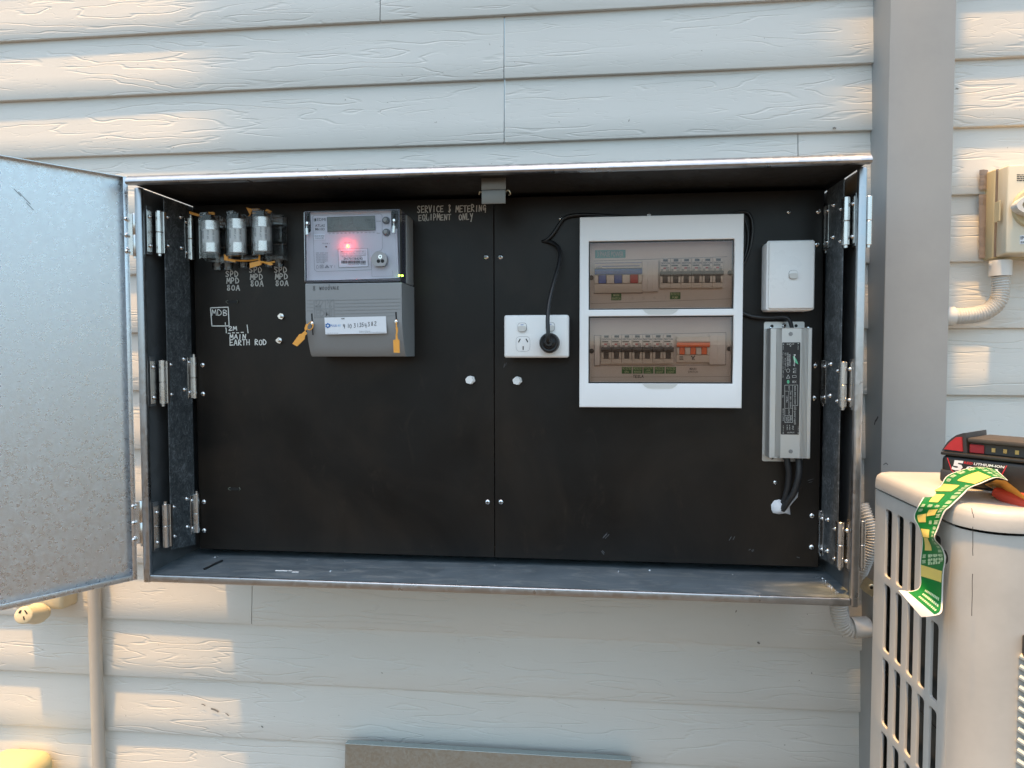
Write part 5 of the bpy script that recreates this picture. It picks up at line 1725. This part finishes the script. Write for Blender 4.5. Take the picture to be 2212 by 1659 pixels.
# bits lying on the floor of the box
q = [at(u, v, Z=.0118) for u, v in ((441, 1229), (452, 1224), (466, 1217), (480, 1211))]
o = MB().tube(q, .0019, 8).build('cable_offcut', 'black_rubber_matt', None, loc=q[0])
tag(o, 'thin black cable offcut lying on the floor of the meter box at left', 'offcut')
for i, (u, v, lab_) in enumerate(((340, 1221, 'twisted white plastic scrap in the front left corner of the box floor'), (417, 1186, 'white plastic scrap by the rear left corner of the box floor'))):
    q = at(u, v, Z=.0115)
    mb = MB()
    for k in range(3):
        a = k * 2.1 + i
        mb.tube([q + Vector((0, 0, .001)), q + Vector((math.cos(a) * .0035, math.sin(a) * .003, .003)), q + Vector((math.cos(a) * .007, math.sin(a) * .005, .001 + .004 * (k == 0)))], .0011, 6, 3)
    o = mb.build('plastic_scrap', 'white', None, loc=q)
    tag(o, lab_, 'scrap')
for i, (u, v, l, lab_) in enumerate(((608, 1233, .011, 'longer white paint flake on the box floor, left of two small flakes'), (638, 1236, .006, 'small white paint flake on the box floor, rightmost of three'), (627, 1233, .003, 'tiny white paint flake on the box floor between two larger flakes'))):
    q = at(u, v, Z=.0104)
    mb = MB().box(q.x - l, q.x + l, q.y - .002, q.y + .002, .0102, .0112, .0003, 1)
    o = mb.build('paint_flake', 'white', None, 20, loc=q)
    tag(o, lab_, 'flake', 'paint flakes on the box floor')

def at_plane(u, v, p, n):
    d = RIGHT * ((u - 1106) / FOC) + UP * (-(v - 829.5) / FOC) + FWD
    n = Vector(n)
    return CAM + d * ((Vector(p) - CAM).dot(n) / d.dot(n))

# ------------------------------------------------------------------ isolator and conduits on the right-hand wall
ci = crop(3650, 600, .42210)
YI = 0.178
gi = on_y(ci, YI)
wb0, wb1 = at(*ci(545, 1000), Y=.246), at(*ci(545, 168), Y=.246)
ix0, ix1 = (wb0.x + wb1.x) / 2, 1.62
iz0, iz1 = gi(750, 940).z, gi(752, 116).z
fx = gi(748, 500).x
iso = thing('isolator_switch', 'weathered cream isolator box with a rotary handle on the wall right of the post', 'isolator', ((ix0 + ix1) / 2, YW, iz0))
ym = .218
def frustum(xa0, xa1, za0, za1, ya, xb0, xb1, zb0, zb1, yb, bev=.003):
    b = bmesh.new()
    vs_ = [b.verts.new(p_) for p_ in ((xa0, ya, za0), (xa1, ya, za0), (xa1, ya, za1), (xa0, ya, za1), (xb0, yb, zb0), (xb1, yb, zb0), (xb1, yb, zb1), (xb0, yb, zb1))]
    for f in ((0, 1, 2, 3), (7, 6, 5, 4), (0, 4, 5, 1), (1, 5, 6, 2), (2, 6, 7, 3), (3, 7, 4, 0)): b.faces.new([vs_[i] for i in f])
    bmesh.ops.bevel(b, geom=list(b.edges), offset=bev, segments=3, profile=.5, affect='EDGES')
    return MB().bm(b)
frustum(fx, ix1 - .002, iz0, iz1, YI, ix0 + .004, ix1, iz0 - .002, iz1 + .003, ym).build('cover', 'iso_cream', iso)
frustum(ix0 + .001, ix1 + .001, iz0 - .003, iz1 + .004, ym + .004, ix0, ix1 + .002, iz0 - .004, iz1 + .005, .2635).build('back_box', 'iso_side', iso)
mb = MB()
mb.box(ix0 + .003, ix1 - .002, ym + .0002, ym + .0038, iz0 - .001, iz1 + .003)
mb.build('joint_seal', 'silicone', iso, 0)
mb = MB()
rs2 = random.Random(8)
for (px, py0, py1, w_, plane) in ((512, 395, 990, 26, 'wall'), (518, 165, 350, 26, 'wall')):
    n = 26
    L = [at(*ci(px - w_ - 6 * rs2.random(), py0 + (py1 - py0) * k / n), Y=.2465) for k in range(n + 1)]
    Rr = [at(*ci(px + w_ + 4, py0 + (py1 - py0) * k / n), Y=.2465) for k in range(n + 1)]
    vs_ = []
    for a, b_ in zip(L, Rr):
        vs_ += [a, a.lerp(b_, .5) + Vector((0, -.004, 0)), b_ + Vector((.004, 0, 0))]
    fs = []
    for k in range(n):
        for j in range(2): fs.append([3 * k + j, 3 * k + j + 1, 3 * k + j + 4, 3 * k + j + 3])
    mb.add(vs_, fs)
    o = mb.build('sealant_bead', 'silicone', iso, 60)
    mb = MB()
hp = [(757, 520), (768, 492), (800, 462), (905, 402), (1000, 440), (1130, 500), (1130, 540), (1000, 600), (905, 620), (812, 580), (775, 556)]
dial = MB().lathe(gi(985, 520), (0, -1, 0), [(0, .034), (.004, .0335), (.006, .032)], 40).build('dial', 'iso_side', iso)
mb = MB()
def cut_ring(outer, k):
    c = gi(930, 515)
    return [c.lerp(p_, k) for p_ in outer]
po_ = [gi(*p_) for p_ in hp]
pin_ = cut_ring(po_, .70)
n = len(po_)
vs_ = []
for y in (YI - .024, YI - .0065):
    vs_ += [(p_.x, y, p_.z) for p_ in po_] + [(p_.x, y, p_.z) for p_ in pin_]
fs = []
for i in range(n):
    j = (i + 1) % n
    fs += [[i, j, n + j, n + i], [2 * n + i, 3 * n + i, 3 * n + j, 2 * n + j], [i, 2 * n + i, 2 * n + j, j], [n + i, n + j, 3 * n + j, 3 * n + i]]
mb.add(vs_, fs)
mb.build('handle', 'offwhite', iso, 50)
fi = on_y(ci, YI - .0004)
mb = MB()
lines(mb, 4, fi, 838, 1010, 270, 200, 2)
mb.build('printed_text', 'ink', iso, 0)
mb = poly_on(MB(), ci, [(868, 775), (1010, 770), (1010, 850), (866, 856)], YI - .0006, .0005)
o = mb.build('label_sticker', 'paper', iso, 0)
mb = MB()
text(mb, 'IP66', on_y(ci, YI - .001), 874, 950, 815, 782, .01)
lines(mb, 2, on_y(ci, YI - .001), 874, 990, 848, 828, 5)
mb.build('printed_text', 'ink', o, 0)
side_p = at(*ci(715, 550), Y=.195)
MB().box(fx - .006, fx - .0035, .190, .206, at(*ci(715, 645), Y=.195).z, at(*ci(715, 455), Y=.195).z, .0006, 1).build('side_tag', 'iso_side', iso)
YC = .216
a = at(*ci(686, 1010), Y=YC)
b_ = at(*ci(683, 1155), Y=YC)
r_ = .0152
con = thing('corrugated_conduit', 'ribbed grey flexible conduit curving from below the cream isolator to behind the post', 'conduit', b_)
mb = MB().lathe((b_.x, YC, b_.z), (0, 0, 1), [(0, r_ + .0026), (.02, r_ + .0024), (a.z - b_.z - .002, r_ + .0024), (a.z - b_.z, r_ + .002)], 24)
mb.box(b_.x - r_ - .0032, b_.x + r_ + .0032, YC - .004, YC + .004, b_.z + .018, b_.z + .024, .0008, 1)
mb.build('coupler', 'conduit', con)
pts = [(683, 1158), (688, 1230), (684, 1310), (655, 1400), (580, 1470), (480, 1510), (370, 1525), (270, 1528), (225, 1530)]
MB().tube([at(*ci(*p_), Y=YC) for p_ in pts], r_ - .0004, 16, 8, (.0048, .0028)).build('ribbed_hose', 'conduit', con, 60)
e0 = at(*ci(228, 1530), Y=YC)
MB().lathe((1.368, YC, e0.z), (1, 0, 0), [(0, r_ + .002), (e0.x + .003 - 1.368, r_ + .002)], 24).build('coupler', 'conduit', con)

# conduit looping behind the right side of the meter box, and the elbow below it
pts = [(1862, 1092, .19), (1872, 1118, .178), (1881, 1150, .172), (1882, 1172, .17), (1875, 1198, .172), (1862, 1228, .18), (1856, 1240, .19)]
q = [at(u, v, y) for u, v, y in pts]
o = MB().tube(q, .0128, 16, 8, (.0046, .0034)).build('corrugated_conduit', 'conduit', None, 60, loc=q[3])
tag(o, 'ribbed grey flexible conduit bulging out between the meter box side and the post', 'conduit')
pts = [(1812, 1296, .2), (1813, 1318, .2), (1817, 1338, .2), (1826, 1352, .2), (1839, 1358, .2), (1852, 1357, .2)]
q = [at(u, v, y) for u, v, y in pts]
con = thing('corrugated_conduit', 'short ribbed conduit elbow with smooth coupler under the right corner of the meter box', 'conduit', q[-1])
MB().tube(q, .0165, 16, 8, (.0048, .0026)).build('ribbed_hose', 'conduit', con, 60)
a, b_ = at(1842, 1356, .2), at(1880, 1354, .2)
MB().lathe(a, b_ - a, [(0, .0188), (.004, .019), ((b_ - a).length - .005, .019), ((b_ - a).length, .0155)], 24).build('coupler', 'conduit', con)
cc = crop(3200, 1950, .36166)
ys = .150
sad = thing('saddle_clip', 'bent zinc saddle clip with one screw beside the right side of the meter box', 'clip', at(*cc(610, 990), Y=ys))
poly_on(MB(), cc, [(512, 1000), (585, 885), (690, 960), (685, 1060), (650, 1108), (560, 1050)], ys, .0018).build('plate', 'brass', sad, 20)
q = at(*cc(636, 1003), Y=ys)
mb = MB().lathe(q, (0, -1, 0), [(0, .0062), (.0012, .0060), (.0022, .0046), (.0018, .0028)], 18)
mb.build('screw', 'brass', sad)
MB().lathe(q + Vector((0, -.0018, 0)), (0, -1, 0), [(0, .0027), (.0002, .0027)], 14).build('screw_socket', 'black', sad)

# ------------------------------------------------------------------ air conditioner outdoor unit
AX, AF, AB, AZ0, AZ, AT = 1.177, -0.325, -0.062, -0.93, 0.1985, 0.2225
ac = thing('air_conditioner', 'cream air conditioner outdoor unit with a slotted left side standing before the post', 'air conditioner', (1.56, -.19, -.97))
AXR, RC = 1.95, 0.045
def plan(ins, rc=RC, back=.012):
    out = []
    x0, x1, y0, y1 = AX + ins, AXR - ins, AF + ins, AB - ins
    for cx, cy, r, a0 in ((x0 + rc - ins, y0 + rc - ins, rc - ins, 180), (x1 - rc + ins, y0 + rc - ins, rc - ins, 270), (x1 - back, y1 - back, back, 0), (x0 + back, y1 - back, back, 90)):
        for k in range(9):
            a = R(a0 + 90 * k / 8)
            out.append((cx + r * math.cos(a), cy + r * math.sin(a)))
    return out
# front panel with the rounded corner
outer = [(AX + RC - RC * math.cos(R(k * 11.25)), AF + RC - RC * math.sin(R(k * 11.25))) for k in range(9)] + [(AXR, AF)]
inner = [(AXR, AF + .0015)] + [(AX + RC - (RC - .0015) * math.cos(R(k * 11.25)), AF + RC - (RC - .0015) * math.sin(R(k * 11.25))) for k in range(8, -1, -1)]
MB().prism(outer + inner, 'z', AZ0, AZ - .0035).build('front_panel', 'ac', ac, 40)
swap = Matrix(((0, 1, 0, 0), (1, 0, 0, 0), (0, 0, 1, 0), (0, 0, 0, 1)))
cols = [(-.120, -.0995), (-.1563, -.1366), (-.1906, -.1726), (-.2240, -.2053), (-.2556, -.2368)]
holes = []
for i in range(10):
    zt = .1745 - .1057 * i
    for y0, y1 in cols:
        holes.append((y0, y1, zt - .0945, zt))
mb = holed_plate(AF + RC + .0003, AB, AZ0, AZ - .0035, AX, AX + .0035, holes, .0008, .004, swap)
mb.build('side_grille', 'ac', ac, 50)
MB().box(AX + .018, AX + .035, AF + .055, AB - .006, AZ0 + .02, AZ - .01).build('coil', 'coil', ac, 0)
mb = MB()
for k in range(5):
    z = .15 - k * .22
    MB().cyl((AX + .012, AF + .05, z), (AX + .012, AB - .01, z + .004), .0009, 6).build('coil_wire', 'lcd_dark', ac)
mb = MB()
mb.box(AX + .006, AXR, AB + .0002, AB + .0015, AZ0, AZ - .0012)
mb.box(AXR + .0002, AXR + .0015, AF + .0002, AB, AZ0, AZ - .0012)
mb.build('back_panel', 'ac', ac, 0)
# top cover: rolled edge over the panels
mb = MB()
rings = []
for ins, z in ((-.0028, AZ), (-.0030, AZ + .003), (-.0026, AT - .012), (-.0012, AT - .006), (.0022, AT - .0022), (.008, AT - .0004), (.016, AT)):
    rings.append([(x, y, z) for x, y in plan(ins)])
n = len(rings[0])
vs_, fs = [], []
for rg in rings: vs_ += rg
for k in range(len(rings) - 1):
    for i in range(n):
        j = (i + 1) % n
        fs.append([k * n + i, k * n + j, (k + 1) * n + j, (k + 1) * n + i])
fs.append([(len(rings) - 1) * n + i for i in range(n)])
fs.append(list(range(n))[::-1])
mb.add(vs_, fs)
top = mb.build('top_cover', 'ac', ac, 50)
q = at(2040, 1203, X=AX - .0002)
MB().lathe((AX + .0002, q.y, q.z), (-1, 0, 0), [(0, .0085), (.0004, .008)], 20).build('screw_recess', 'bat_grey', ac)
rivet('screw', (AX - .0004, q.y, q.z), (-1, 0, 0), .0048, ac, 'brass')
gx = at(2203, 1500, AF - .006).x
mb = MB()
for k in range(22):
    z = at(2203, 1424 + 22.7 * k, AF - .006).z
    mb.tube([(gx + .002, AF - .001, z + .002), (gx + .012, AF - .008, z - .003), (gx + .03, AF - .012, z - .011), (gx + .06, AF - .013, z - .024), (gx + .2, AF - .014, z - .08), (gx + .45, AF - .012, z - .15)], .0030, 8, 3)
mb.build('fan_guard', 'fan_wire', ac)
a = at(2208, 1395, AF - .004)
MB().box(a.x + .001, a.x + .04, AF - .012, AF, a.z - .014, a.z + .012, .003).build('guard_badge', 'bat_grey', ac)
mb = MB()
for (u0, v0, u1, v1) in ((2098, 1098, 2103, 1118), (2101, 1138, 2101, 1200), (2100, 1240, 2099, 1330)):
    n = 6
    vs_ = []
    for k in range(n + 1):
        p_ = at(u0 + (u1 - u0) * k / n + rnd.random(), v0 + (v1 - v0) * k / n, AF - .0036 if v0 < 1120 else AF - .0005)
        vs_.append((p_.x, p_.z))
    y = AF - .0036 if v0 < 1120 else AF - .0005
    mb.stroke(vs_, .0007, plane_y(y))
    mb.build('scratch_mark', 'dry_ground', ac, 0)
    mb = MB()
mb = MB()
for sx in (AX + .08, AXR - .12):
    mb.box(sx, sx + .06, AF - .02, AB + .02, -.9695, AZ0 - .0005, .004)
    mb.build('mounting_foot', 'ac', ac)
    mb = MB()

# ------------------------------------------------------------------ battery pack on the unit
cb = crop(3432, 1650, .27125)
P0 = at(2031, 1046, Z=AT + .0005)
ha = R(42)
bx_ = Vector((math.sin(ha), -math.cos(ha), 0))          # along the long side, towards the camera's right
by_ = Vector((math.cos(ha), math.sin(ha), 0))           # across, away from the camera
bxf = Matrix(((bx_.x, by_.x, 0, P0.x), (bx_.y, by_.y, 0, P0.y), (0, 0, 1, P0.z), (0, 0, 0, 1)))
bat = thing('battery_pack', 'black power tool battery pack with red release buttons standing on the air conditioner', 'battery', P0 + bx_ * .06 + by_ * .035)
def bl(x, y):
    p_ = at_plane(*cb(x, y), P0, by_) - P0
    return p_.dot(bx_), p_.z
hb_ = bl(972, 465)[1]
LB = .128
WB = .074
mb = MB(bxf)
mb.box(0, LB, 0, WB, 0.0004, hb_ * .898, .006, 3)
mb.build('body', 'bat_black', bat)
mb = MB(bxf)
mb.box(-.0006, LB + .0008, -.0007, WB + .0007, hb_ * .90, hb_, .0015, 2)
mb.build('rim', 'bat_black', bat)
for sx in (0, 1):
    mb = MB(bxf)
    x0 = -.0014 if sx == 0 else LB - .018
    mb.box(x0, x0 + .0195, -.0015, WB * .5, .003, hb_ * .48, .004, 2)
    mb.build('corner_pad', 'bat_grey', bat)
# rear hump with the red button, then the rail
h1 = bl(1330, 205)[1]
hum = [bl(*p_) for p_ in ((985, 462), (1060, 350), (1130, 285), (1200, 240), (1290, 212), (1330, 208))]
x_h = bl(1330, 470)[0]
prof = [(a, b_ + .0002 if i else hb_ + .0002) for i, (a, b_) in enumerate(hum)]
prof = [(prof[0][0], hb_ + .0002)] + prof[1:] + [(x_h, prof[-1][1]), (x_h + .002, hb_ + .0002)]
def prism_loc(pts, y0, y1, mat, name, par, sm=30):
    mb = MB(bxf)
    mb.prism(pts, 'y', y0, y1)
    return mb.build(name, mat, par, sm)
prism_loc(prof, .006, WB - .006, 'bat_grey', 'rear_hump', bat)
red = [bl(*p_) for p_ in ((1030, 440), (1110, 345), (1205, 268), (1285, 264), (1300, 474))]
prism_loc(red, .0035, .0062, 'bat_red', 'release_button', bat)
prism_loc(red, WB - .0062, WB - .0035, 'bat_red', 'release_button', bat)
rz1 = bl(1400, 325)[1]
mb = MB(bxf)
mb.box(x_h + .0025, LB - .006, .012, WB - .012, hb_ + .0002, rz1 * .97, .001, 1)
mb.build('terminal_block', 'bat_dusty', bat)
mb = MB(bxf)
mb.box(x_h + .0025, LB - .004, .005, WB - .005, rz1 * .972, rz1 + .004, .0015, 2)
mb.build('slide_rail', 'bat_dusty', bat)
r0 = bl(1370, 380)[0]
r1_ = bl(1580, 480)[0]
mb = MB(bxf)
mb.box(r0, r1_, .0095, .0118, hb_ + .0008, rz1 * .93, .0008, 1)
mb.build('latch', 'bat_red', bat)
mb = MB(bxf)
for k in range(4):
    x = r1_ + .008 + k * .0125
    mb.box(x, x + .004, .0112, .0118, hb_ + .004, hb_ + .009)
    mb.build('contact', 'gold', bat, 0)
    mb = MB(bxf)
fb = lambda a, b_: tuple(bxf @ Vector((a, -.0006, b_)))
fb2 = lambda a, b_: tuple(bxf @ Vector((a, -.0010, b_)))
def bt(s, p0, p1, bold, mat, f_=fb, name='printed_text', shear=.18):
    (x0, z0), (x1, z1) = bl(*p0), bl(*p1)
    z0, z1 = min(z0, z1), max(z0, z1)
    return text(MB(), s, lambda a, b_: f_(a + (b_ - z0) * shear, b_), x0, x1, z0, z1, bold).build(name, mat, bat, 0)
bt('5', (1160, 735), (1318, 607), .05, 'bright_white')
bt('.0', (1330, 735), (1470, 690), .03, 'bright_white')
bt('RED', (1340, 648), (1470, 628), .03, 'red_ink')
zr, zl = bl(1340, 648), bl(1930, 712)
(xa, za), (xb, zb_) = bl(1484, 668), bl(1925, 695)
text(MB(), 'LITHIUM-ION', lambda a, b_: fb(a + (b_ - za) * .18, b_), xa, xb, bl(1340, 650)[1], bl(1340, 614)[1], .03).build('printed_text', 'bright_white', bat, 0)
(xa, za), (xb, zb_) = bl(1592, 780), bl(1838, 715)
zt_, zb_ = bl(1592, 703)[1], bl(1592, 775)[1]
mb = MB().add([fb(xa, zb_), fb(xb, zb_), fb(xb, zt_), fb(xa, zt_)], [[0, 1, 2, 3]])
bd = mb.build('badge', 'bright_white', bat, 0)
text(MB(), 'M', fb2, xa + .002, xa + (xb - xa) * .42, zb_ + .0022, zt_ - .0018, .05).build('badge_text', 'red_ink', bd, 0)
text(MB(), '18', fb2, xa + (xb - xa) * .46, xb - .002, zb_ + .0022, zt_ - .0018, .05).build('badge_text', 'ink', bd, 0)
mb = MB()
a, b_, c_ = bl(1105, 565), bl(1165, 745), bl(1200, 775)
mb.stroke([a, b_, c_], .0012, fb)
d_, e_ = bl(1960, 680), bl(1880, 835)
mb.stroke([d_, e_, (e_[0] - .012, e_[1])], .0012, fb)
mb.build('printed_line', 'red_ink', bat, 0)

# ------------------------------------------------------------------ sticker sheet hanging over the corner of the unit
rows = [((2150, 1012), 'Y', -.205, (2178, 1038), 'Y', -.30), ((2104, 1009), 'Y', -.215, (2152, 1031.6), 'Y', -.298),
        ((2048, 1026), 'Y', -.203, (2120, 1044), 'Y', -.29), ((2030, 1051), 'Y', -.203, (2095, 1054), 'Y', -.287),
        ((2001.6, 1066.5), 'Y', -.206, (2082, 1067), 'Y', -.288), ((1985, 1089.6), 'X', 1.164, (2053.7, 1094), 'Y', -.289),
        ((1974, 1116), 'X', 1.165, (2040.8, 1106), 'X', 1.165), ((1984, 1137), 'X', 1.163, (2026, 1142), 'X', 1.160),
        ((1992, 1160), 'X', 1.160, (2019, 1163), 'X', 1.150), ((1991.7, 1180), 'X', 1.160, (2035.4, 1183), 'X', 1.156),
        ((1988, 1211.5), 'X', 1.162, (2042.7, 1206), 'X', 1.161), ((1988, 1240), 'X', 1.164, (2038.5, 1236), 'X', 1.164),
        ((1988, 1262), 'X', 1.163, (2037, 1264), 'X', 1.164), ((1981, 1273), 'X', 1.158, (2036, 1298), 'X', 1.163),
        ((1963, 1277), 'X', 1.148, (2033, 1324), 'X', 1.158), ((1955, 1276), 'X', 1.143, (2012, 1331), 'X', 1.152), ((1941, 1275), 'X', 1.137, (1990, 1333), 'X', 1.147)]
LP = [at(*r[0], **{r[1]: r[2]}) for r in rows]
RP = [at(*r[3], **{r[4]: r[5]}) for r in rows]
def cr(P, s):
    i = min(max(int(s), 0), len(P) - 2)
    t = s - i
    a, b_, c_, d_ = P[max(i - 1, 0)], P[i], P[i + 1], P[min(i + 2, len(P) - 1)]
    return .5 * ((2 * b_) + (c_ - a) * t + (2 * a - 5 * b_ + 4 * c_ - d_) * t * t + (3 * b_ - a - 3 * c_ + d_) * t ** 3)
def sheet(s, t, off=0.0):
    l_, r_ = cr(LP, s), cr(RP, s)
    p_ = l_.lerp(r_, t)
    e = .05
    s0, s1 = max(s - e, 0), min(s + e, len(LP) - 1)
    ds = cr(LP, s1).lerp(cr(RP, s1), t) - cr(LP, s0).lerp(cr(RP, s0), t)
    nrm = (r_ - l_).cross(ds)
    if nrm.length > 1e-12: nrm.normalize()
    if nrm.dot(CAM - p_) < 0 and s > 1.6: nrm = -nrm
    elif s <= 1.6 and nrm.z < 0: nrm = -nrm
    return p_ + nrm * off
def patch(mb, s0, s1, t0, t1, off, ns=4, nt=2, skew=0.0):
    vs_, fs = [], []
    for i in range(ns + 1):
        for j in range(nt + 1):
            t = t0 + (t1 - t0) * j / nt
            vs_.append(sheet(min(max(s0 + (s1 - s0) * i / ns + skew * (t - .5), 0), len(LP) - 1.0), t, off))
    for i in range(ns):
        for j in range(nt):
            k = i * (nt + 1) + j
            fs.append([k, k + 1, k + nt + 2, k + nt + 1])
    return mb.add(vs_, fs)
st = thing('sticker_sheet', 'curling green and yellow sticker sheet draped over the corner of the air conditioner', 'sticker sheet', LP[5])
E_ = len(rows) - 1
mb = MB()
patch(mb, 0, E_, 0, 1, 0, 80, 6)
patch(mb, 0, E_, 0, 1, -.0003, 80, 6)
mb.build('backing_sheet', 'sheet_white', st, 60)
patch(MB(), .15, 14.6, .045, .955, .0003, 72, 6).build('green_field', 'sheet_green', st, 60)
for s0, s1, t0, t1 in ((1.2, 2.3, .42, .93), (2.75, 3.7, .08, .62), (4.1, 4.75, .28, .55), (5.5, 6.15, .46, .74), (5.9, 6.6, .14, .44), (7.2, 8.0, .12, .62), (8.05, 9.3, .18, .5), (10.6, 11.5, .05, .95)):
    patch(MB(), s0, s1, t0, t1, .0006, 6, 3, .7 if s0 > 10 else 0).build('empty_label', 'sheet_yellow', st, 60)
mb = MB()
rq = random.Random(12)
used_ = [(1.2, 2.3, .42, .93), (2.75, 3.7, .08, .62), (4.1, 4.75, .28, .55), (5.5, 6.15, .46, .74), (5.9, 6.6, .14, .44), (7.2, 9.3, .1, .64), (10.5, 14.6, 0, 1)]
for i in range(26):
    s0 = .35 + i * .385
    for j in range(4):
        t0 = .09 + j * .225
        if any(a - .33 < s0 < b_ + .02 and c_ - .2 < t0 < d_ for a, b_, c_, d_ in used_): continue
        for k in range(3):
            w_ = .10 + .06 * rq.random()
            c0 = t0 + .085
            patch(mb, s0 + k * .085, s0 + k * .085 + .055, c0 - w_ / 2, c0 + w_ / 2, .0006, 1, 1)
for k in range(3):
    for j in range(10):
        patch(mb, 12.6 + k * .55 + .03 * j, 12.6 + k * .55 + .25 + .03 * j, .30 + .06 * j, .345 + .06 * j, .0006, 1, 1)
for k, (s0, n_) in enumerate(((9.6, 5), (9.9, 6), (10.2, 5))):
    for j in range(n_):
        patch(mb, s0, s0 + .16, .35 + j * .1, .42 + j * .1, .0006, 1, 1)
mb.build('printed_text', 'sheet_print', st, 0)
# far end: amber back and the red roll
q = [(at(2152, 1036, -.299), at(2128, 1046, -.21)), (at(2173, 1038, -.303), at(2146, 1056, -.225)), (at(2196, 1056, -.306), at(2172, 1080, -.245)), (at(2225, 1082, -.31), at(2225, 1110, -.28))]
mb = MB()
vs_, fs = [], []
for a, b_ in q: vs_ += [a, b_]
for i in range(3): fs.append([2 * i, 2 * i + 1, 2 * i + 3, 2 * i + 2])
mb.add(vs_, fs)
mb.add([v + Vector((0, .0004, -.0004)) for v in vs_], fs)
mb.build('rolled_end', 'sheet_orange', st, 60)
a, b_ = at(2150, 1063, -.262), at(2235, 1098, -.300)
ax = (b_ - a).normalized()
sd = ax.orthogonal().normalized()
td = ax.cross(sd)
vs_, fs = [], []
for i in range(7):
    c_ = a.lerp(b_, i / 6)
    r_ = .006 + .008 * i / 6
    for k in range(15):
        an = R(60 + 300 * k / 14)
        vs_.append(c_ + (sd * math.cos(an) + td * math.sin(an)) * r_)
for i in range(6):
    for k in range(14): fs.append([i * 15 + k, i * 15 + k + 1, i * 15 + k + 16, i * 15 + k + 15])
mb = MB()
mb.add(vs_, fs)
mb.build('rolled_end', 'sheet_red', st, 60)

# ------------------------------------------------------------------ lower left: outlet, plug, conduit, fitting; leaning panel
pz1 = at(200, 1280, .232).z + .10
o = MB().cyl((-.2696, .2355, -.968), (-.2696, .2355, pz1), .0125, 24).build('conduit_pipe', 'pipe', None, loc=(-.2696, .2355, -.968))
tag(o, 'straight cream painted conduit pipe down the wall below the open door', 'pipe')
bc, fc = at(165, 1306, .25), at(134, 1319, .207)
ob = thing('outlet_box', 'cream outdoor outlet box half hidden behind the open metal door', 'outlet', (-.38, .25, bc.z))
frustum(-.436, fc.x + .002, fc.z + .001, fc.z + .135, .205, -.44, bc.x, bc.z, fc.z + .140, .2615, .008).build('housing', 'cream_plug', ob)
pf, pb = at(50, 1329, .112), at(90, 1324, .19)
ax = (pb - pf).normalized()
pg = thing('plug_adaptor', 'cream round plug socket with three pin slots hanging from the outdoor outlet box', 'plug', pb)
mb = MB().lathe(pf, ax, [(0, .0140), (.0012, .0158), (.004, .0165), (.03, .0172), (.042, .0185), (.055, .0205), (.068, .0205), (.074, .0180), (.076, .0150), (.092, .0150)], 36)
mb.build('plug_body', 'cream_plug', pg, 40)
mb = MB()
cp = crop(0, 2280, .22604)
for pts in ([(318, 590), (345, 540), (380, 545), (355, 600)], [(418, 545), (440, 540), (485, 600), (462, 612)], [(398, 652), (420, 648), (436, 708), (412, 712)]):
    mb = MB()
    vs_ = [at_plane(*cp(*p_), pf - ax * .0002, ax) for p_ in pts]
    mb.add(vs_ + [v - ax * .0004 for v in vs_], [[0, 1, 2, 3], [4, 5, 6, 7], [0, 1, 5, 4], [1, 2, 6, 5], [2, 3, 7, 6], [3, 0, 4, 7]])
    mb.build('pin_slot', 'black', pg, 0)
c_ = at(34, 1662, .19)
z_ = at(34, 1641, .19).z
o = MB().box(c_.x - .075, c_.x + .05, .12, .249, z_ - .12, z_, .030, 5).build('wall_fitting', 'yellow_cap', None, 60, loc=(c_.x, .249, z_ - .06))
tag(o, 'pale yellow rounded plastic fitting on the wall at the bottom left corner', 'fitting')

yt = .213
xa, xb = at(746, 1610, yt).x, at(1364, 1643, yt).x
zt_ = (at(747, 1606, yt).z + at(1363, 1641, yt).z) / 2
leanv = Vector((0, -.05, -(zt_ + .969)))
L_ = leanv.length
dn = leanv.normalized()
nf = Vector((0, dn.z, -dn.y))
nf = nf if nf.y < 0 else -nf
lxf = Matrix(((1, nf.x, dn.x, 0), (0, nf.y, dn.y, yt), (0, nf.z, dn.z, zt_), (0, 0, 0, 1)))
mb = MB(lxf)
mb.box(xa, xb, -.0012, 0, .0022, L_, 0)
mb.box(xa, xb, -.0165, -.0002, 0, .0012, .0004, 1)
mb.box(xa, xa + .0012, -.0165, -.0013, .0014, L_)
mb.box(xb - .0012, xb, -.0165, -.0013, .0014, L_)
mb.box(xa, xb, -.0011, .0009, .0002, .0022, .0008, 2)
o = mb.build('metal_panel', 'galv_lean', None, loc=((xa + xb) / 2, yt - .1, -.969))
tag(o, 'removed galvanised steel panel leaning against the boards below the meter box', 'panel')
